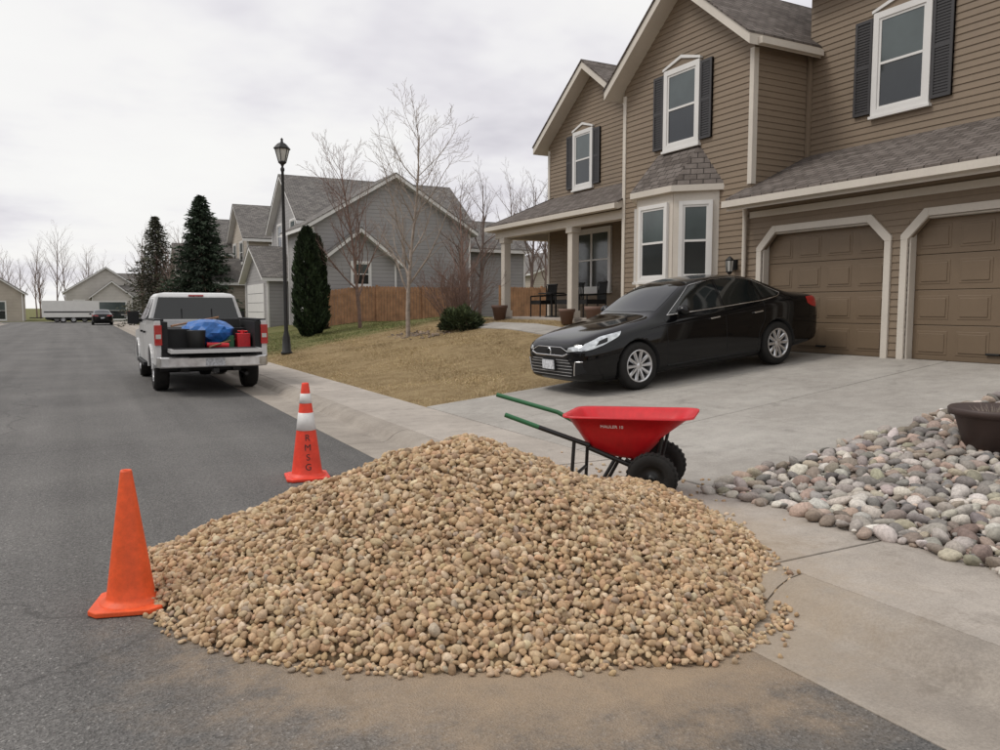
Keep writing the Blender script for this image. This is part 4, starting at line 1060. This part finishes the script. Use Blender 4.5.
    k.box((.4,-.9,.42),(.42,.9,.8),'plast'); k.box((1.7,-.85,.35),(5.4,.85,.5),'plast')
    k.tube((.0,-.6,.36),(.8,-.6,.4),.035,.035,'blackm',10)
    k.obj('chassis',e)
    w_=MB()
    for x in WX:
        for sg in (-1,1): wheel(w_,x,sg*.84,wr,wr,.27,sg,.24,6)
    w_.obj('wheels',e)
    cg=MB()
    cg.box((.25,.38,.84),(.85,.78,1.22),'plast'); cg.box((.9,-.75,.84),(2.0,.75,1.22),'plast'); cg.box((.3,-.74,.84),(.6,-.5,1.12),'tub'); cg.tube((.45,-.62,1.12),(.45,-.62,1.18),.04,.03,'tub',10)
    cg.tube((.35,-.70,1.16),(.55,-.55,1.16),.015,.015,'tub',8); cg.box((.4,-.45,.84),(.8,-.1,1.08),'green'); cg.lathe([(0,0),(.15,0),(.17,.36),(0,.36)],'blackm',20,Matrix.Translation((.1,.28,.84)))
    cg.tube((.2,.7,1.28),(2.0,-.4,1.42),.02,.02,'cedar',8); cg.tube((-.3,.1,.9),(.6,-.5,1.0),.018,.018,'cedar',8)
    cg.box((1.2,-.7,1.22),(1.6,-.3,1.4),'blackm'); cg.tube((.1,-.3,.9),(.1,.1,.92),.05,.05,'tub',10)
    cg.obj('cargo',e,bevel=.02)
    bv,bf=ICO3; R=np.random.default_rng(5); v=bv*1.0
    dd=np.zeros(len(v))
    for i in range(18): dd+=np.abs(np.sin(v@(R.normal(size=3)*5)+R.uniform(0,6)))*.055
    v=v*(.65+dd)[:,None]*np.array([.36,.38,.21])+np.array([.62,.02,1.14]); v[:,2]=np.maximum(v[:,2],.9)
    tm=MB(); tm.add([tuple(q_) for q_ in v],[tuple(q_) for q_ in bf],'tarp',False); tm.obj('blue_tarp_bundle',e)
    return e
pickup('pickup_truck',(2.2,15.62,.004),(0,0,math.pi/2))
def far_copy(src,name,loc,rz):
    e=empty(name,loc,(0,0,rz))
    for ch in bpy.data.objects[src].children:
        o=bpy.data.objects.new(ch.name.split('.')[0],ch.data); scene.collection.objects.link(o); o.parent=e
        for m_ in ch.modifiers:
            if m_.type=='BEVEL': b=o.modifiers.new('bevel','BEVEL'); b.width=m_.width; b.segments=m_.segments; b.limit_method='ANGLE'
    return e
far_copy('pickup_truck','pickup_truck',(4.9,101,.004),math.radians(5)); far_copy('parked_sedan','parked_sedan',(1.9,88,.004),math.radians(-90)); far_copy('parked_sedan','parked_sedan',(1.5,103,.004),math.radians(178))
tr=MB(); tr.box((0,-1.1,.6),(5.5,1.1,2.4),'white'); 
for x in (2,3): 
    for sg in (-1,1): wheel(tr,x,sg*.98,.35,.35,.22,sg,.2,6)
tr.box((-1.2,-.06,.5),(.1,.06,.6),'blackm'); tr.box((.2,-1.11,1.1),(5.2,-1.102,1.25),'shutter'); tr.box((.3,-.9,.4),(5.3,.9,.62),'plast')
o=tr.obj('cargo_trailer',bevel=.04); o.location=(-3.6,99.4,.004)
# ------------------------------------------------------------------ wheelbarrow
wx_,wy_=W(.99,6.27); wz=.132
e=empty('wheelbarrow',(wx_,wy_,wz),(0,0,-YAW-math.radians(19)))
def rrect(x0,x1,y,z0,z1,k,n=5):
    pts=[]
    for cx_,cy_,a0 in ((x1-k,y-k,0),(x0+k,y-k,90),(x0+k,-y+k,180),(x1-k,-y+k,270)):
        for i in range(n+1):
            a=math.radians(a0+90*i/n); px=cx_+k*math.cos(a); pts.append((px,cy_+k*math.sin(a),z0+(z1-z0)*(px-x0)/(x1-x0)))
    return pts
tb=MB()
lv=[rrect(-.20,.16,.16,.34,.30,.06),rrect(-.24,.20,.20,.37,.33,.08),rrect(-.32,.36,.27,.51,.51,.10),rrect(-.41,.55,.325,.64,.66,.12),rrect(-.44,.58,.350,.647,.67,.13),rrect(-.44,.58,.350,.63,.653,.13)]
li=[rrect(-.39,.53,.31,.635,.655,.11),rrect(-.30,.34,.255,.51,.51,.09),rrect(-.22,.18,.18,.375,.335,.07)]
n=len(lv[0])
def strip(rows,m):
    vs=[p for r_ in rows for p in r_]
    tb.add(vs,[(k*n+i,k*n+(i+1)%n,(k+1)*n+(i+1)%n,(k+1)*n+i) for k in range(len(rows)-1) for i in range(n)],m,True)
strip([lv[0],lv[1],lv[2],lv[3],lv[5]],'tub'); strip([lv[5],lv[4],lv[3]],'tub'); strip([lv[4],li[0],li[1],li[2]],'tub')
tb.add(lv[0],[tuple(range(n))],'tub'); tb.add(li[2],[tuple(range(n))],'tub')
tb.obj('tub',e)
cu=bpy.data.curves.new('t','FONT'); cu.body='HAULER 10'; cu.size=.036; cu.extrude=.001
to=bpy.data.objects.new('t',cu); scene.collection.objects.link(to); bpy.context.view_layer.update()
me=bpy.data.meshes.new_from_object(to.evaluated_get(bpy.context.evaluated_depsgraph_get())); bpy.data.objects.remove(to); me.materials.clear(); me.materials.append(M['reflect'])
lo=bpy.data.objects.new('label',me); scene.collection.objects.link(lo); lo.parent=e; lo.location=(-.12,-.309,.565); lo.rotation_euler=(math.radians(112),0,0)
f=MB()
for sg in (-1,1):
    hz=.68+(.04 if sg>0 else -.05); xe=-1.18 if sg>0 else -.90; zm=.59 if sg>0 else .54
    f.tube((xe,sg*.30,hz),(-.62,sg*.285,zm),.019,.019,'green' ,10)
    f.tube((-.62,sg*.285,zm),(-.22,sg*.24,.41),.019,.019,'green' if sg>0 else 'blackm',10)
    f.tube((-.22,sg*.24,.39),(.28,sg*.17,.19),.019,.019,'blackm',10)
    f.path([(-.34,sg*.25,.45),(-.36,sg*.27,.03),(-.30,sg*.27,.012),(-.18,sg*.26,.012),(-.02,sg*.21,.31)],.015,'blackm',8)
    f.tube((.06,sg*.2,.31),(.28,sg*.17,.19),.014,.014,'blackm',8)
    f.tube((.28,sg*.17,.19),(.34,sg*.2,.50),.014,.014,'blackm',8)
f.tube((-.36,-.27,.14),(-.36,.27,.14),.014,.014,'blackm',8); f.tube((.28,-.34,.19),(.28,.34,.19),.014,.014,'blackm',8)
f.tube((-.22,-.24,.40),(-.22,.24,.40),.014,.014,'blackm',8); f.tube((.1,-.2,.29),(.1,.2,.29),.014,.014,'blackm',8)
f.obj('frame',e)
w_=MB()
for sg in (-1,1):
    T=Matrix.Translation((.28,sg*.30,.195))@Matrix.Rotation(-math.pi/2*sg,4,'X')
    w_.lathe([(.10,-.035),(.13,-.05),(.165,-.05),(.188,-.03),(.195,0),(.188,.03),(.165,.05),(.13,.05),(.10,.035)],'rubber',36,T)
    w_.lathe([(0,.04),(.025,.04),(.03,.015),(.08,.01),(.103,.036)],'blackm',30,T); w_.lathe([(0,-.03),(.103,-.034)],'blackm',24,T)
    for k in range(28):
        a=k*math.pi/14; w_.add([(.186,y,z) for y,z in ((-.012,-.038),(.012,-.038),(.012,.038),(-.012,.038))]+[(.197,-.009,-.03),(.197,.009,-.03),(.197,.009,.03),(.197,-.009,.03)],[(4,5,6,7),(0,1,5,4),(1,2,6,5),(2,3,7,6),(3,0,4,7)],'rubber',False,T@Matrix.Rotation(a,4,'Z'))
w_.obj('wheels',e)
# ------------------------------------------------------------------ world, sun, camera
world=bpy.data.worlds.new('World'); scene.world=world; world.use_nodes=True; nt=world.node_tree; bg=nt.nodes['Background']
sky=nd(nt,'ShaderNodeTexSky',sky_type='NISHITA'); sky.sun_disc=False; sky.sun_elevation=math.radians(48); sky.sun_rotation=math.radians(-70)
tc=nd(nt,'ShaderNodeTexCoord').outputs['Generated']
sp=nd(nt,'ShaderNodeSeparateXYZ'); nt.links.new(tc,sp.inputs[0])
zc=math_(nt,'MAXIMUM',sp.outputs['Z'],.0)
den=math_(nt,'ADD',zc,.18)
dv=nd(nt,'ShaderNodeVectorMath',operation='SCALE'); nt.links.new(tc,dv.inputs[0]); nt.links.new(math_(nt,'DIVIDE',1.0,den),dv.inputs['Scale'])
mp=nd(nt,'ShaderNodeMapping'); nt.links.new(dv.outputs[0],mp.inputs[0]); mp.inputs['Location'].default_value=(1.3,.4,0); mp.inputs['Scale'].default_value=(1,1,.3)
n1=noise(nt,mp.outputs[0],.95,5,.55)
cl=ramp(nt,n1,[(.36,(5.7,5.55,5.95)),(.44,(6.7,6.55,6.85)),(.50,(7.4,7.3,7.4)),(.56,(7.9,7.8,7.7)),(.66,(8.2,8.1,7.9))])
thin=ramp(nt,n1,[(.5,.97),(.72,.92)])
cc=mixc(nt,thin,sky.outputs[0],cl)
nt.links.new(cc,bg.inputs['Color']); bg.inputs['Strength'].default_value=.12
S=V((-.55,.22,.80)).normalized()
sl=bpy.data.lights.new('sun','SUN'); sl.energy=1.5; sl.angle=math.radians(20); sl.color=(1,.95,.88)
so=bpy.data.objects.new('sun',sl); scene.collection.objects.link(so); so.rotation_euler=S.to_track_quat('Z','Y').to_euler(); so.location=(0,0,30)
cam=bpy.data.cameras.new('camera'); cam.sensor_width=36; cam.lens=28.26; cam.clip_end=6000; cam.clip_start=.05
co=bpy.data.objects.new('camera',cam); scene.collection.objects.link(co); co.location=(0,0,1.62); co.rotation_euler=(math.radians(90-4.88),0,-YAW)
scene.camera=co
scene.view_settings.view_transform='Standard'; scene.view_settings.look='None'; scene.view_settings.exposure=0
